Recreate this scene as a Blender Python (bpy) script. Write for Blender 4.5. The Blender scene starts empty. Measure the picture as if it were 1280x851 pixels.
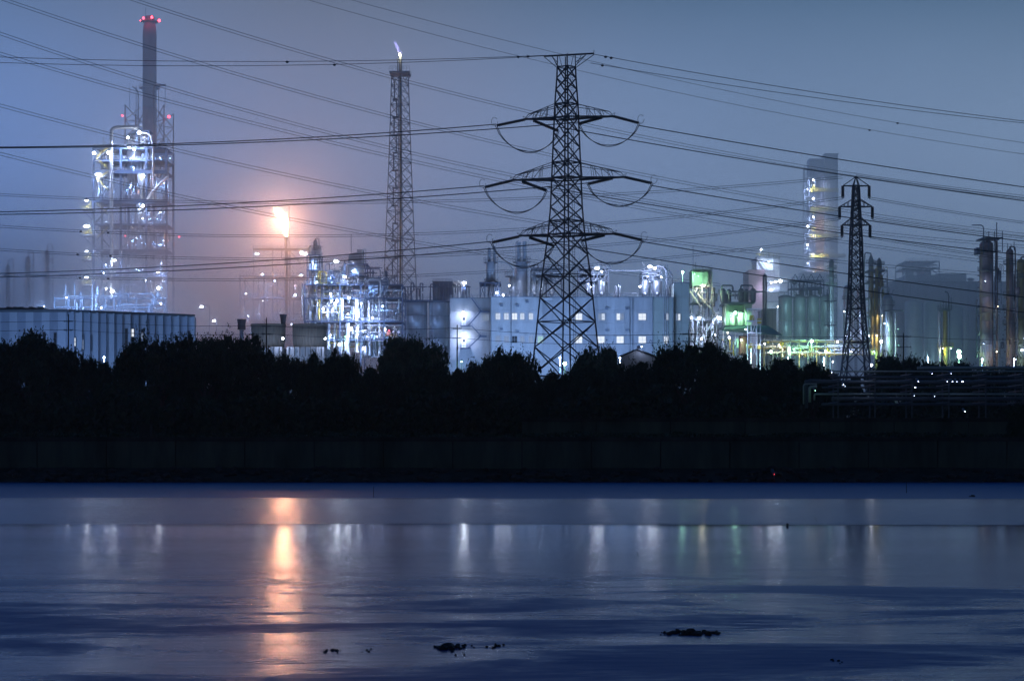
import bpy, bmesh, math, random
import numpy as np
from mathutils import Vector, Matrix, Quaternion

S = bpy.context.scene
COL = S.collection
F = 2489.0            # focal length in photograph pixels (70 mm on 36 mm, 1280 px wide)
HZ = 545.0            # photograph row of the horizon
CH = 3.0              # camera height above the water
G = 2.85              # level of the land behind the sea wall
rad = math.radians

# ------------------------------------------------------------------ camera
cam = bpy.data.cameras.new('camera')
cam.lens = 70.0; cam.sensor_width = 36.0; cam.sensor_fit = 'HORIZONTAL'
cam.shift_y = (HZ - 425.5) / 1280.0
cam.clip_start = 0.5; cam.clip_end = 6000
camo = bpy.data.objects.new('camera', cam); COL.objects.link(camo)
camo.location = (0, 0, CH); camo.rotation_euler = (rad(90), 0, 0)
S.camera = camo

# ------------------------------------------------------------------ sky
W = bpy.data.worlds.new('World'); S.world = W; W.use_nodes = True
nt = W.node_tree; nt.nodes.clear()
out = nt.nodes.new('ShaderNodeOutputWorld')
SUN_EL, SUN_ROT = rad(-4.0), rad(200)
sky = nt.nodes.new('ShaderNodeTexSky'); sky.sky_type = 'NISHITA'; sky.sun_disc = False
sky.sun_elevation = SUN_EL; sky.sun_rotation = SUN_ROT
bg = nt.nodes.new('ShaderNodeBackground'); bg.inputs[1].default_value = 0.1
nt.links.new(sky.outputs[0], bg.inputs[0])
# low overcast lit by the works: brightest near the horizon, fading up to a dark zenith
tc = nt.nodes.new('ShaderNodeTexCoord'); sp = nt.nodes.new('ShaderNodeSeparateXYZ')
nt.links.new(tc.outputs['Generated'], sp.inputs[0])
def ramp(stops):
    r = nt.nodes.new('ShaderNodeValToRGB'); e = r.color_ramp.elements
    while len(e) < len(stops): e.new(0.5)
    for k, (p, c) in enumerate(stops): e[k].position = p; e[k].color = (*c, 1)
    return r
rl = ramp([(0, (.22, .46, 1.08)), (.10, (.200, .395, 1.0)), (.22, (.112, .190, .345)), (.45, (.012, .088, .320)), (1, (.002, .032, .140))])
rr = ramp([(0, (.38, .58, .86)), (.10, (.395, .535, .77)), (.22, (.060, .126, .215)), (.45, (.010, .082, .290)), (1, (.002, .032, .140))])
mr = nt.nodes.new('ShaderNodeMapRange'); mr.inputs[1].default_value = -0.45; mr.inputs[2].default_value = 0.30
mr.interpolation_type = 'SMOOTHSTEP'
nz = nt.nodes.new('ShaderNodeTexNoise'); nz.inputs['Scale'].default_value = 3.5; nz.inputs['Detail'].default_value = 3
nt.links.new(tc.outputs['Generated'], nz.inputs['Vector'])
nm = nt.nodes.new('ShaderNodeMapRange'); nm.inputs[1].default_value = .25; nm.inputs[2].default_value = .75
nm.inputs[3].default_value = .84; nm.inputs[4].default_value = 1.16
nt.links.new(nz.outputs['Fac'], nm.inputs[0])
nt.links.new(sp.outputs['Z'], rl.inputs[0]); nt.links.new(sp.outputs['Z'], rr.inputs[0])
nt.links.new(sp.outputs['X'], mr.inputs[0])
mx = nt.nodes.new('ShaderNodeMixRGB'); nt.links.new(mr.outputs[0], mx.inputs[0])
nt.links.new(rl.outputs[0], mx.inputs[1]); nt.links.new(rr.outputs[0], mx.inputs[2])
bg2 = nt.nodes.new('ShaderNodeBackground')
# the glow belongs to the works ahead: it dies away to the open sea behind the viewer
fy = nt.nodes.new('ShaderNodeMapRange'); fy.interpolation_type = 'SMOOTHSTEP'
fy.inputs[1].default_value = -0.55; fy.inputs[2].default_value = 0.75; fy.inputs[3].default_value = .15; fy.inputs[4].default_value = 1.0
nt.links.new(sp.outputs['Y'], fy.inputs[0])
fm = nt.nodes.new('ShaderNodeMath'); fm.operation = 'MULTIPLY'
nt.links.new(nm.outputs[0], fm.inputs[0]); nt.links.new(fy.outputs[0], fm.inputs[1])
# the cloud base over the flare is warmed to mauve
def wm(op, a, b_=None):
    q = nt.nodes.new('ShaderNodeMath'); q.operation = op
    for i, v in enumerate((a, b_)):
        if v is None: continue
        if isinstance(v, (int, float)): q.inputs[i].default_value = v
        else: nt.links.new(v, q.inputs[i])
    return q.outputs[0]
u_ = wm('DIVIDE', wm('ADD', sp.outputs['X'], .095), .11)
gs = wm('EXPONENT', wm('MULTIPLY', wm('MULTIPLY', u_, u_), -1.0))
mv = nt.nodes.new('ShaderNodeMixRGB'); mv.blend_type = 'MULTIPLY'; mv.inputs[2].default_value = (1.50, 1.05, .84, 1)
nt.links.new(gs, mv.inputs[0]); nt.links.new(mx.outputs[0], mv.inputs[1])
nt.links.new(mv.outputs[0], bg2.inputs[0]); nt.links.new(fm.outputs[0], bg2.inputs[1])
ad = nt.nodes.new('ShaderNodeAddShader')
nt.links.new(bg.outputs[0], ad.inputs[0]); nt.links.new(bg2.outputs[0], ad.inputs[1])
nt.links.new(ad.outputs[0], out.inputs['Surface'])

# last trace of dusk from behind the camera
sl = bpy.data.lights.new('sun', 'SUN'); sl.energy = 0.02; sl.angle = rad(20); sl.color = (.75, .85, 1.0)
so = bpy.data.objects.new('sun', sl); COL.objects.link(so); so.rotation_euler = (rad(72), 0, rad(-20))

S.view_settings.view_transform = 'Standard'; S.view_settings.look = 'None'
S.view_settings.exposure = 0.0; S.view_settings.gamma = 1.0; S.view_settings.use_curve_mapping = False
S.render.engine = 'CYCLES'
cy = S.cycles
cy.use_denoising = True
cy.max_bounces = 4; cy.diffuse_bounces = 1; cy.glossy_bounces = 2; cy.transmission_bounces = 2
cy.transparent_max_bounces = 12; cy.volume_bounces = 1
cy.sample_clamp_indirect = 3.0; cy.sample_clamp_direct = 0
cy.caustics_reflective = False; cy.caustics_refractive = False
cy.volume_step_rate = 1.0; cy.volume_max_steps = 48
cy.use_light_tree = True

LAMP_K = .42           # all lamps of the works, one factor
# ------------------------------------------------------------------ materials
MATS = {}
def mat(name, col, rough=.6, metal=0.0, var=.25, scale=.35, streak=True, spec=.5):
    """paint or metal with weathering: a broad mottling and vertical streaks of dirt"""
    if name in MATS: return MATS[name]
    m = bpy.data.materials.new(name); m.use_nodes = True
    n = m.node_tree.nodes; l = m.node_tree.links; b = n['Principled BSDF']
    b.inputs['Roughness'].default_value = rough; b.inputs['Metallic'].default_value = metal
    b.inputs['Specular IOR Level'].default_value = spec
    g = n.new('ShaderNodeNewGeometry')
    mp = n.new('ShaderNodeMapping'); mp.inputs['Scale'].default_value = (1, 1, .18 if streak else 1)
    l.new(g.outputs['Position'], mp.inputs[0])
    t = n.new('ShaderNodeTexNoise'); t.inputs['Scale'].default_value = scale; t.inputs['Detail'].default_value = 6
    t.inputs['Roughness'].default_value = .65
    l.new(mp.outputs[0], t.inputs['Vector'])
    r = n.new('ShaderNodeValToRGB'); e = r.color_ramp.elements
    e[0].position = .3; e[1].position = .72
    e[0].color = (*[c * (1 - var) for c in col], 1); e[1].color = (*[min(.9, c * (1 + var)) for c in col], 1)
    l.new(t.outputs['Fac'], r.inputs[0]); l.new(r.outputs[0], b.inputs['Base Color'])
    MATS[name] = m; return m

def emit(name, col, strength, sample=False):
    if name in MATS: return MATS[name]
    m = bpy.data.materials.new(name); m.use_nodes = True
    n = m.node_tree.nodes; b = n['Principled BSDF']
    b.inputs['Base Color'].default_value = (.1, .1, .1, 1)
    b.inputs['Emission Color'].default_value = (*col, 1); b.inputs['Emission Strength'].default_value = strength
    if not sample: m.cycles.emission_sampling = 'NONE'
    MATS[name] = m; return m

PYL = mat('galvanised steel dark', (.035, .045, .07), .7, .2, .2)
WIRE = mat('wire aluminium weathered', (.045, .05, .06), .7, .2, .1)
INS = mat('insulator glaze', (.05, .04, .04), .35, 0, .1)
FRAME = mat('structural steel blue', (.05, .09, .17), .6, .1, .25)
STEEL = mat('structural steel grey', (.20, .23, .27), .55, .2, .25)
ALU = mat('lagging aluminium', (.42, .45, .48), .32, .6, .22)
PIPE = mat('pipe paint pale', (.45, .47, .50), .4, .2, .25)
PDARK = mat('pipe paint dark', (.10, .13, .17), .5, .1, .25)
SILO = mat('silo aluminium', (.38, .42, .47), .42, .35, .22, .25)
YEL = mat('safety yellow', (.62, .47, .06), .5, 0, .2)
YELD = mat('ochre lagging', (.30, .24, .10), .5, 0, .25)
RUST = mat('primer red', (.20, .075, .055), .7, 0, .3)
PINK = mat('insulated column pinkish', (.24, .19, .19), .55, .1, .3)
CONC = mat('concrete pale', (.36, .36, .35), .8, 0, .2, .3)
WALLC = mat('sea wall concrete', (.085, .115, .095), 1.0, 0, .45, .5, True, .0)
CONCD = mat('concrete dark wet', (.05, .056, .05), 1.0, 0, .5, .5, True, .0)
CLAD = mat('cladding grey', (.36, .37, .38), .6, 0, .24, .4)
CLADL = mat('cladding light', (.42, .43, .43), .6, 0, .22, .4)
CLADG = mat('cladding greenish', (.30, .34, .30), .6, 0, .12, .2)
CWH = mat('warehouse light panel', (.24, .28, .33), .5, .1, .10, .2)
CWD = mat('warehouse dark panel', (.175, .215, .27), .5, .1, .10, .2)
ROOF = mat('roof sheet dark', (.06, .075, .09), .6, .1, .25)
RIB = mat('cooling tower sheet', (.22, .20, .16), .7, 0, .2)
TEAL = mat('silo teal grey', (.36, .45, .45), .45, .3, .22, .2)
GREEN = mat('green painted sheet', (.24, .34, .28), .5, 0, .2)
WHITE = mat('white paint', (.72, .73, .73), .45, 0, .1)
BARK = mat('bark', (.05, .038, .028), .9, 0, .4, 2, True)
ROCK = mat('oyster rock', (.035, .032, .03), .85, 0, .5, 3, False)
WOOD = mat('post timber', (.05, .042, .035), .9, 0, .3, 2)
DARKG = mat('window glass dark', (.02, .025, .03), .12, 0, .05)
CHIM = mat('chimney concrete grey', (.34, .34, .38), .8, 0, .15)
CHIR = mat('chimney red band', (.34, .15, .15), .8, 0, .2)

WIN = emit('window lit cool', (.80, .88, 1.0), .72)
WIN2 = emit('window lit white', (.90, .95, 1.0), .95)
WIN3 = emit('window lit faint', (.50, .62, .85), .32)
WING = emit('window lit greenish', (.62, .95, .75), .55)
GLB = {'t': emit('lamp globe teal', (.6, .95, 1.0), 18, True), 'w': emit('lamp globe white', (.82, .88, 1.0), 60, True), 'g': emit('lamp globe green', (.45, 1.0, .62), 48, True),
       'r': emit('lamp globe red', (1.0, .06, .10), 9, True), 'y': emit('lamp globe warm', (1.0, .90, .62), 40, True),
       'b': emit('lamp globe blue', (.62, .72, 1.0), 36, True)}
LCOL = {'w': (.50, .61, 1.0), 'g': (.42, 1.0, .52), 'r': (1.0, .07, .10), 'y': (1.0, .86, .55), 't': (.45, .80, .92), 'b': (.27, .48, 1.0)}

# ------------------------------------------------------------------ mesh helpers
def new_mesh(name, bm, m=None, smooth=False):
    me = bpy.data.meshes.new(name); bm.normal_update(); bm.to_mesh(me); bm.free()
    if m: me.materials.append(m)
    return me
UNIT = {}
def unit(shape, m):
    k = (shape, m.name)
    if k in UNIT: return UNIT[k]
    bm = bmesh.new()
    if shape == 'box': bmesh.ops.create_cube(bm, size=1)
    elif shape == 'ico': bmesh.ops.create_icosphere(bm, subdivisions=2, radius=1)
    else:
        seg = {'cyl': 20, 'tube': 8}[shape]
        bmesh.ops.create_cone(bm, cap_ends=True, segments=seg, radius1=1, radius2=1, depth=1)
    if shape != 'box':
        for f in bm.faces: f.smooth = shape == 'ico' or len(f.verts) == 4
        if shape != 'ico':
            for e in bm.edges:
                if any(len(f.verts) > 4 for f in e.link_faces): e.smooth = False
    UNIT[k] = new_mesh(shape, bm, m); return UNIT[k]

def add_box(bm, c, s):
    r = bmesh.ops.create_cube(bm, size=1)
    for v in r['verts']: v.co = Vector((v.co.x * s[0] + c[0], v.co.y * s[1] + c[1], v.co.z * s[2] + c[2]))
def add_bar(bm, a, b, w, w2=None):
    a = Vector(a); b = Vector(b); d = b - a
    if d.length < 1e-6: return
    q = d.to_track_quat('Z', 'Y'); M = Matrix.Translation((a + b) / 2) @ q.to_matrix().to_4x4() @ Matrix.Diagonal((w, w2 or w, d.length, 1))
    r = bmesh.ops.create_cube(bm, size=1)
    bmesh.ops.transform(bm, matrix=M, verts=r['verts'])
def add_tube(bm, pts, r, seg=6, cap=True):
    pts = [Vector(p) for p in pts]; rings = []; n = len(pts)
    ref = None
    for i, p in enumerate(pts):
        t = (pts[min(i + 1, n - 1)] - pts[max(i - 1, 0)]).normalized()
        if ref is None:
            ref = Vector((0, 0, 1)) if abs(t.z) < .9 else Vector((1, 0, 0))
        u = (ref - t * ref.dot(t)).normalized(); ref = u; v = t.cross(u)
        rr_ = r[i] if isinstance(r, (list, tuple)) else r
        rings.append([bm.verts.new(p + (u * math.cos(2 * math.pi * k / seg) + v * math.sin(2 * math.pi * k / seg)) * rr_) for k in range(seg)])
    for i in range(n - 1):
        for k in range(seg):
            f = bm.faces.new((rings[i][k], rings[i][(k + 1) % seg], rings[i + 1][(k + 1) % seg], rings[i + 1][k])); f.smooth = True
    if cap:
        bm.faces.new(rings[0][::-1]); bm.faces.new(rings[-1])
def add_lathe(bm, prof, cx=0, cy_=0, seg=20):
    rings = []
    for r, z in prof:
        rings.append([bm.verts.new((cx + max(r, .001) * math.cos(2 * math.pi * k / seg), cy_ + max(r, .001) * math.sin(2 * math.pi * k / seg), z)) for k in range(seg)])
    for i in range(len(rings) - 1):
        for k in range(seg):
            f = bm.faces.new((rings[i][k], rings[i][(k + 1) % seg], rings[i + 1][(k + 1) % seg], rings[i + 1][k])); f.smooth = True
    bm.faces.new(rings[0][::-1]); bm.faces.new(rings[-1])
    for e in bm.edges:
        if len(e.link_faces) == 2 and e.calc_face_angle(0) > rad(38): e.smooth = False
def round_path(pts, br, n=4):
    pts = [Vector(p) for p in pts]; o = [pts[0]]
    for i in range(1, len(pts) - 1):
        a, b, c = pts[i - 1], pts[i], pts[i + 1]
        r = min(br, (b - a).length * .48, (c - b).length * .48)
        p = b + (a - b).normalized() * r; q = b + (c - b).normalized() * r
        for k in range(n + 1):
            t = k / n; o.append(p * (1 - t) ** 2 + b * 2 * t * (1 - t) + q * t * t)
    o.append(pts[-1]); return o

def tag(o, label=None, cat=None, group=None, kind=None):
    if label: o['label'] = label
    if cat: o['category'] = cat
    if group: o['group'] = group
    if kind: o['kind'] = kind
    return o

def X(px, D): return (px - 640) / F * D
def Zp(py, D): return CH + (HZ - py) / F * D
def P(px, py, D): return Vector((X(px, D), D, Zp(py, D)))

class T:
    """a thing whose parts are given by where they show in its own plane, D metres away; dy is metres behind that plane"""
    def __init__(s, name, label, cat, px, D, group=None, z=G):
        s.boost = 1.0; s.kind = 'SPOT'; s.D = D; s.k = D / F; s.o = Vector((X(px, D), D, z))
        r = bpy.data.objects.new(name, None); COL.objects.link(r); r.location = s.o; r.empty_display_size = 1
        tag(r, label, cat, group); s.root = r
    def L(s, px, py, dy=0): return Vector(((px - 640) * s.k - s.o.x, dy, CH + (HZ - py) * s.k - s.o.z))
    def put(s, name, me, M=None, parent=None):
        ob = bpy.data.objects.new(name, me); COL.objects.link(ob)
        p = parent or s.root; ob.parent = p
        if p is not s.root: ob.matrix_parent_inverse = p.matrix_basis.inverted()
        if M is not None: ob.matrix_basis = M
        return ob
    def mesh(s, name, bm, m, parent=None): return s.put(name, new_mesh(name, bm, m), None, parent)
    def box(s, name, x0, y0, x1, y1, d0, d1, m, parent=None):
        a = s.L(x0, y1, d0); b = s.L(x1, y0, d1); d = b - a
        M = Matrix.Translation((a + b) / 2) @ Matrix.Diagonal((abs(d.x), abs(d.y), abs(d.z), 1))
        return s.put(name, unit('box', m), M, parent)
    def bar3(s, name, a, b, w, m, parent=None, shape='box'):
        a = Vector(a); b = Vector(b); d = b - a
        h = w if shape == 'box' else w / 2
        M = Matrix.LocRotScale((a + b) / 2, d.to_track_quat('Z', 'Y'), Vector((h, h, d.length)))
        return s.put(name, unit(shape, m), M, parent)
    def bar(s, name, a, b, w, m, parent=None, shape='box'): return s.bar3(name, s.L(*a), s.L(*b), w * s.k, m, parent, shape)
    def cyl(s, name, px, yt, yb, r, dy, m, parent=None, shape='cyl'):
        a = s.L(px, yb, dy); b = s.L(px, yt, dy); R = r * s.k
        M = Matrix.LocRotScale((a + b) / 2, Quaternion(), Vector((R, R, (b - a).length)))
        return s.put(name, unit(shape, m), M, parent)
    def drum(s, name, x0, x1, py, r, dy, m, parent=None):
        a = s.L(x0, py, dy); b = s.L(x1, py, dy)
        return s.bar3(name, a, b, 2 * r * s.k, m, parent, 'cyl')
    def lathe(s, name, px, dy, prof, m, parent=None, seg=20):
        bm = bmesh.new(); add_lathe(bm, [(r * s.k, s.L(px, y).z) for r, y in prof], s.L(px, 0).x, dy, seg)
        return s.mesh(name, bm, m, parent)
    def pipe(s, name, pts, r, m, bend=4, parent=None, seg=8):
        bm = bmesh.new(); p = [s.L(*q) for q in pts]
        if bend: p = round_path(p, bend * s.k)
        add_tube(bm, p, r * s.k, seg); return s.mesh(name, bm, m, parent)
    def rail(s, pts, h, m, parent=None, name='handrail', step=4):
        bm = bmesh.new(); w = max(.07, .28 * s.k)
        for a, b in zip(pts[:-1], pts[1:]):
            a = s.L(*a); b = s.L(*b); H = Vector((0, 0, h * s.k)); n = max(1, int((b - a).length / (step * s.k)))
            add_bar(bm, a + H, b + H, w); add_bar(bm, a + H * .55, b + H * .55, w * .8)
            for i in range(n + 1): q = a.lerp(b, i / n); add_bar(bm, q, q + H, w)
        return s.mesh(name, bm, m, parent)
    def ladder(s, px, yt, yb, dy, m, parent=None, w=1.6):
        bm = bmesh.new(); a = s.L(px - w / 2, yb, dy); b = s.L(px + w / 2, yb, dy); H = s.L(px, yt, dy).z - a.z
        for q in (a, b): add_bar(bm, q, q + Vector((0, 0, H)), .1)
        n = max(2, int(H / .7))
        for i in range(n): z = Vector((0, 0, H * (i + .5) / n)); add_bar(bm, a + z, b + z, .07)
        return s.mesh('ladder', bm, m, parent)
    def ring_deck(s, px, py, r, dy, m=None, rm=None, r0=0, hh=3.2, seg=16):
        """round walkway with a handrail"""
        m = m or STEEL; rm = rm or STEEL
        d = s.cyl('platform', px, py, py + .9, r, dy, m)
        bm = bmesh.new(); c = s.L(px, py, dy); R = r * s.k; H = hh * s.k; w = max(.07, .26 * s.k)
        ps = [c + Vector((R * math.cos(2 * math.pi * i / seg), R * math.sin(2 * math.pi * i / seg), 0)) for i in range(seg)]
        for i in range(seg):
            a, b = ps[i], ps[(i + 1) % seg]
            for t in (1, .55): add_bar(bm, a + Vector((0, 0, H * t)), b + Vector((0, 0, H * t)), w)
            if i % 2 == 0: add_bar(bm, a, a + Vector((0, 0, H)), w)
        s.mesh('handrail', bm, rm, d); return d
    def lamp(s, px, py, dy=-1.5, c='w', W=1500, r=.42, wide=1.0, light=True, off=None, aim=42):
        """a lamp: bracket, globe or tube, and the light it gives just in front of it"""
        p = s.L(px, py, dy)
        br = s.bar3('lamp', p + Vector((0, .1, r * .9)), p + Vector((0, 1.1, r * .9 + .25)), .16, PDARK)
        rg_ = r * (.62 + .22 * math.sin(px * 3.1 + py * 1.7)); M = Matrix.LocRotScale(p, Quaternion(), Vector((rg_ * wide, rg_, rg_ * (.75 if wide > 1.2 else 1))))
        s.put('globe', unit('ico', GLB[c]), M, br)
        if light:
            ld = bpy.data.lights.new('lamp_light', s.kind); ld.energy = W * LAMP_K * s.boost; ld.color = LCOL[c]; ld.shadow_soft_size = .35
            if s.kind == 'SPOT': ld.spot_size = rad(168); ld.spot_blend = .6
            lo = bpy.data.objects.new('lamp_light', ld); COL.objects.link(lo); lo.parent = s.root
            lo.location = p + (Vector(off) if off else Vector((0, -r - .55, -.3)))
            lo.rotation_euler = (rad(aim), 0, 0)      # the beam points down and back at the structure
        return br

def clutter(b, rng, x0, y0, x1, y1, d0, d1, n, pal=None, rmax=1.3, vess=.15):
    """pipework, valves and small vessels filling a bay, each its own part"""
    pal = pal or [PIPE, PIPE, ALU, STEEL, PDARK]
    for i in range(n):
        m = rng.choice(pal); r = rng.uniform(.45, rmax); dy = rng.uniform(d0, d1); t = rng.random()
        xa = rng.uniform(x0, x1); ya = rng.uniform(y0, y1)
        if t < vess:
            rv = rng.uniform(1.6, 3.2); hv = rng.uniform(6, 15)
            xa = min(max(xa, x0 + rv), x1 - rv)
            yb = min(y1, ya + hv)
            b.lathe('vessel', xa, dy, [(rv * .3, yb), (rv, yb - 1.4), (rv, yb - hv + 1.5), (rv * .75, yb - hv + .5), (rv * .2, yb - hv)], m, seg=12)
        elif t < .5:
            hh = rng.uniform(10, max(12, (y1 - y0) * .7)); yb = min(y1, ya + hh)
            b.cyl('pipe', xa, max(y0, yb - hh), yb, r, dy, m, shape='tube')
        elif t < .7:
            ww = rng.uniform(6, max(8, (x1 - x0) * .7)); xb = min(x1, xa + ww)
            b.drum('pipe', max(x0, xb - ww), xb, ya, r * .8, dy, m)
        elif t < .93:
            w = rng.uniform(4, max(5, (x1 - x0) * .4)); h = rng.uniform(5, max(6, (y1 - y0) * .4)); xb = min(x1, xa + w)
            yb = min(y1, ya + h)
            pts = [(xa, yb, dy), (xa, ya, dy), (xb, ya, dy), (xb, min(y1, ya + h * rng.uniform(.4, 1.2)), dy)]
            b.pipe('pipe', pts if rng.random() < .6 else pts[:3], r * .8, m, 3, seg=6)
        else:
            b.box('valve_box', xa, ya, min(x1, xa + 2.2), min(y1, ya + 2.6), dy, dy + 1, m)

def frame(b, cols, rows, dys, m, w=1.6, decks=True, rng=None, brace=.35, rails=True, railm=None, bw=None, deckm=None, depth_brace=False):
    """steel frame: columns, beams, decks, braces and handrails, each a part"""
    yb = max(rows); yt = min(rows); bw = bw or w * .8
    for d in dys:
        for x in cols: b.bar('column', (x, yb, d), (x, yt, d), w, m)
        for y in rows[:-1] if rows[-1] == yb else rows:
            b.box('beam', cols[0] - w * .6, y - bw / 2, cols[-1] + w * .6, y + bw / 2, d - .3, d + .25, m)
        for y0, y1 in zip(rows[:-1], rows[1:]):
            for x0, x1 in zip(cols[:-1], cols[1:]):
                if rng and rng.random() < brace:
                    if rng.random() < .5: x0, x1 = x1, x0
                    b.bar('brace', (x0, y1, d + .1), (x1, y0, d + .1), w * .6, m)
    for y in rows:
        if y == yb: continue
        if decks: b.box('deck', cols[0], y - bw / 2 - .35, cols[-1], y - bw / 2 - .02, dys[0] - .2, dys[-1] + .2, deckm or m)
        if rails: b.rail([(cols[0], y - bw / 2 - .3, dys[0] - .4), (cols[-1], y - bw / 2 - .3, dys[0] - .4)], 3.4, railm or m)

def lattice(b, half, rows, centre, rot, m, leg_w, br_w, faces=(0, 1, 2, 3), horiz=(), hw=None):
    """four-legged lattice mast: legs in lengths, crossed braces on each face; half(py) is half the width in pixels"""
    k = b.k; c = b.L(centre, 0)
    def pt(i, py):
        a = rot + i * math.pi / 2; h = half(py) * k
        return Vector((c.x + h * math.cos(a), h * math.sin(a), b.L(centre, py).z))
    for i in range(4):
        for y0, y1 in zip(rows[:-1], rows[1:]):
            b.bar3('leg', pt(i, y0), pt(i, y1), leg_w * k, m)
    for i in faces:
        j = (i + 1) % 4
        for y0, y1 in zip(rows[:-1], rows[1:]):
            b.bar3('brace', pt(i, y0), pt(j, y1), br_w * k, m); b.bar3('brace', pt(j, y0), pt(i, y1), br_w * k, m)
        for y in horiz: b.bar3('girt', pt(i, y), pt(j, y), (hw or br_w) * k, m)
    return pt
def interp(tab):
    xs = [t[0] for t in tab]; ys = [t[1] for t in tab]
    return lambda p: float(np.interp(p, xs, ys))

# ================================================================== SETTING
def sheet(name, x0, y0, x1, y1, z, m):
    me = bpy.data.meshes.new(name); me.from_pydata([(x0, y0, z), (x1, y0, z), (x1, y1, z), (x0, y1, z)], [], [(0, 1, 2, 3)])
    me.materials.append(m); o = bpy.data.objects.new(name, me); COL.objects.link(o); o['kind'] = 'structure'; return o

def water_material():
    m = bpy.data.materials.new('tidal water'); m.use_nodes = True
    n = m.node_tree.nodes; l = m.node_tree.links; b = n['Principled BSDF']; b.inputs['Specular Tint'].default_value = (.72, .97, 1, 1)
    b.inputs['Base Color'].default_value = (.012, .070, .24, 1); b.inputs['IOR'].default_value = 1.36
    g = n.new('ShaderNodeNewGeometry'); s = n.new('ShaderNodeSeparateXYZ'); l.new(g.outputs['Position'], s.inputs[0])
    def noise(sx, sy, sc, det=4, ro=.55, dist=0):
        mp = n.new('ShaderNodeMapping'); mp.inputs['Scale'].default_value = (sx, sy, 1); l.new(g.outputs['Position'], mp.inputs[0])
        t = n.new('ShaderNodeTexNoise'); t.inputs['Scale'].default_value = sc; t.inputs['Detail'].default_value = det
        t.inputs['Roughness'].default_value = ro; t.inputs['Distortion'].default_value = dist
        l.new(mp.outputs[0], t.inputs['Vector']); return t.outputs['Fac']
    def math_(op, a, c, clamp=False):
        q = n.new('ShaderNodeMath'); q.operation = op; q.use_clamp = clamp
        for i, v in enumerate((a, c)):
            if isinstance(v, (int, float)): q.inputs[i].default_value = v
            else: l.new(v, q.inputs[i])
        return q.outputs[0]
    def mrange(v, a, c, d, e, smooth=True):
        q = n.new('ShaderNodeMapRange'); q.interpolation_type = 'SMOOTHSTEP' if smooth else 'LINEAR'
        l.new(v, q.inputs[0])
        for i, w in enumerate((a, c, d, e)): q.inputs[i + 1].default_value = w
        return q.outputs[0]
    # slow tidal drift bends the edges of the wind lanes
    drift = math_('MULTIPLY', math_('SUBTRACT', noise(.035, .02, 1, 3), .5), 2.0)
    y = math_('ADD', s.outputs['Y'], drift)
    # wind lanes by distance from the near shore
    r = n.new('ShaderNodeValToRGB'); r.color_ramp.interpolation = 'LINEAR'; e = r.color_ramp.elements
    stops = [(0, .19), (26, .18), (33, .185), (40, .185), (48, .165), (54, .125), (60, .085), (62.2, .085), (63.2, .28), (66, .27), (69, .24), (78, .215), (86, .17), (87.4, .30), (93, .42), (108, .48), (131, .50)]
    while len(e) < len(stops): e.new(.5)
    for k, (p, v) in enumerate(stops): e[k].position = p / 140; e[k].color = (v, v, v, 1)
    l.new(math_('DIVIDE', y, 140), r.inputs[0])
    # patches of ruffled and slick water close in
    pa = mrange(noise(.13, .30, 1, 7, .70, .45), .44, .60, 0, 1)
    near = mrange(s.outputs['Y'], 33, 47, 1, 0)
    patch = math_('MULTIPLY', pa, near)
    fine = mrange(noise(.5, 1.7, 1, 4), .3, .7, -.03, .03)
    rough = math_('ADD', math_('ADD', r.outputs[0], math_('MULTIPLY', patch, .34)), math_('MULTIPLY', fine, near), True)
    l.new(rough, b.inputs['Roughness'])
    # wavelets
    w1 = noise(1.1, 3.2, 1.0, 6, .62, .4); w2 = noise(.25, .9, 1.0, 3, .5)
    h = math_('ADD', math_('MULTIPLY', w1, .035), math_('MULTIPLY', w2, .05))
    bp = n.new('ShaderNodeBump'); bp.inputs['Distance'].default_value = 1.0
    l.new(h, bp.inputs['Height'])
    st = math_('ADD', mrange(s.outputs['Y'], 18, 60, .46, .03), math_('MULTIPLY', patch, .5))
    l.new(st, bp.inputs['Strength']); l.new(bp.outputs[0], b.inputs['Normal'])
    return m
def water():
    """the tidal surface: flat, with two long low swells that tilt towards the viewer"""
    tab = [(-80, 0), (38, 0), (44, .006), (50, .04), (56, .12), (61, .215), (62.3, .235), (62.9, .22), (64, .10), (65.5, .03), (68, .02), (74, .07), (80, .16), (85, .265), (86.6, .29), (87.4, .26), (89.5, .08), (92, .01), (96, 0), (131.2, 0)]
    ys = sorted(set([t[0] for t in tab] + [float(v) for v in np.arange(39, 97, .5)])); zz = np.interp(ys, [t[0] for t in tab], [t[1] for t in tab])
    k = np.ones(5) / 5; zs = np.convolve(np.pad(zz, 2, mode='edge'), k, 'valid'); xs = [-700, -300] + list(range(-120, 121, 4)) + [300, 700]
    V = []; Fc = []
    for i, y in enumerate(ys):
        for x in xs:
            w = 0 if y < 38 or y > 97 else (.7 * math.sin(x * .06 + 1 + y * .03) + .3 * math.sin(x * .17 + y * .05) + .012 * x) * (1 if abs(x) < 200 else .2)
            V.append((x, y + w, zs[i] * (1 + .12 * math.sin(x * .05 + 2))))
    n = len(xs)
    for i in range(len(ys) - 1):
        for j in range(n - 1): Fc.append((i * n + j, i * n + j + 1, (i + 1) * n + j + 1, (i + 1) * n + j))
    me = bpy.data.meshes.new('water'); me.from_pydata(V, [], Fc); me.materials.append(water_material())
    for p in me.polygons: p.use_smooth = True
    o = bpy.data.objects.new('water', me); COL.objects.link(o); o['kind'] = 'structure'
water()
sheet('seabed', -720, -100, 720, 133, -.9, mat('mud', (.05, .045, .04), .9, 0, .3))
sheet('ground', -1600, 132.5, 1600, 1690, G, mat('ground dark', (.05, .05, .045), 1, 0, .35, .1, False, 0))

rng = random.Random(7)
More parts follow.
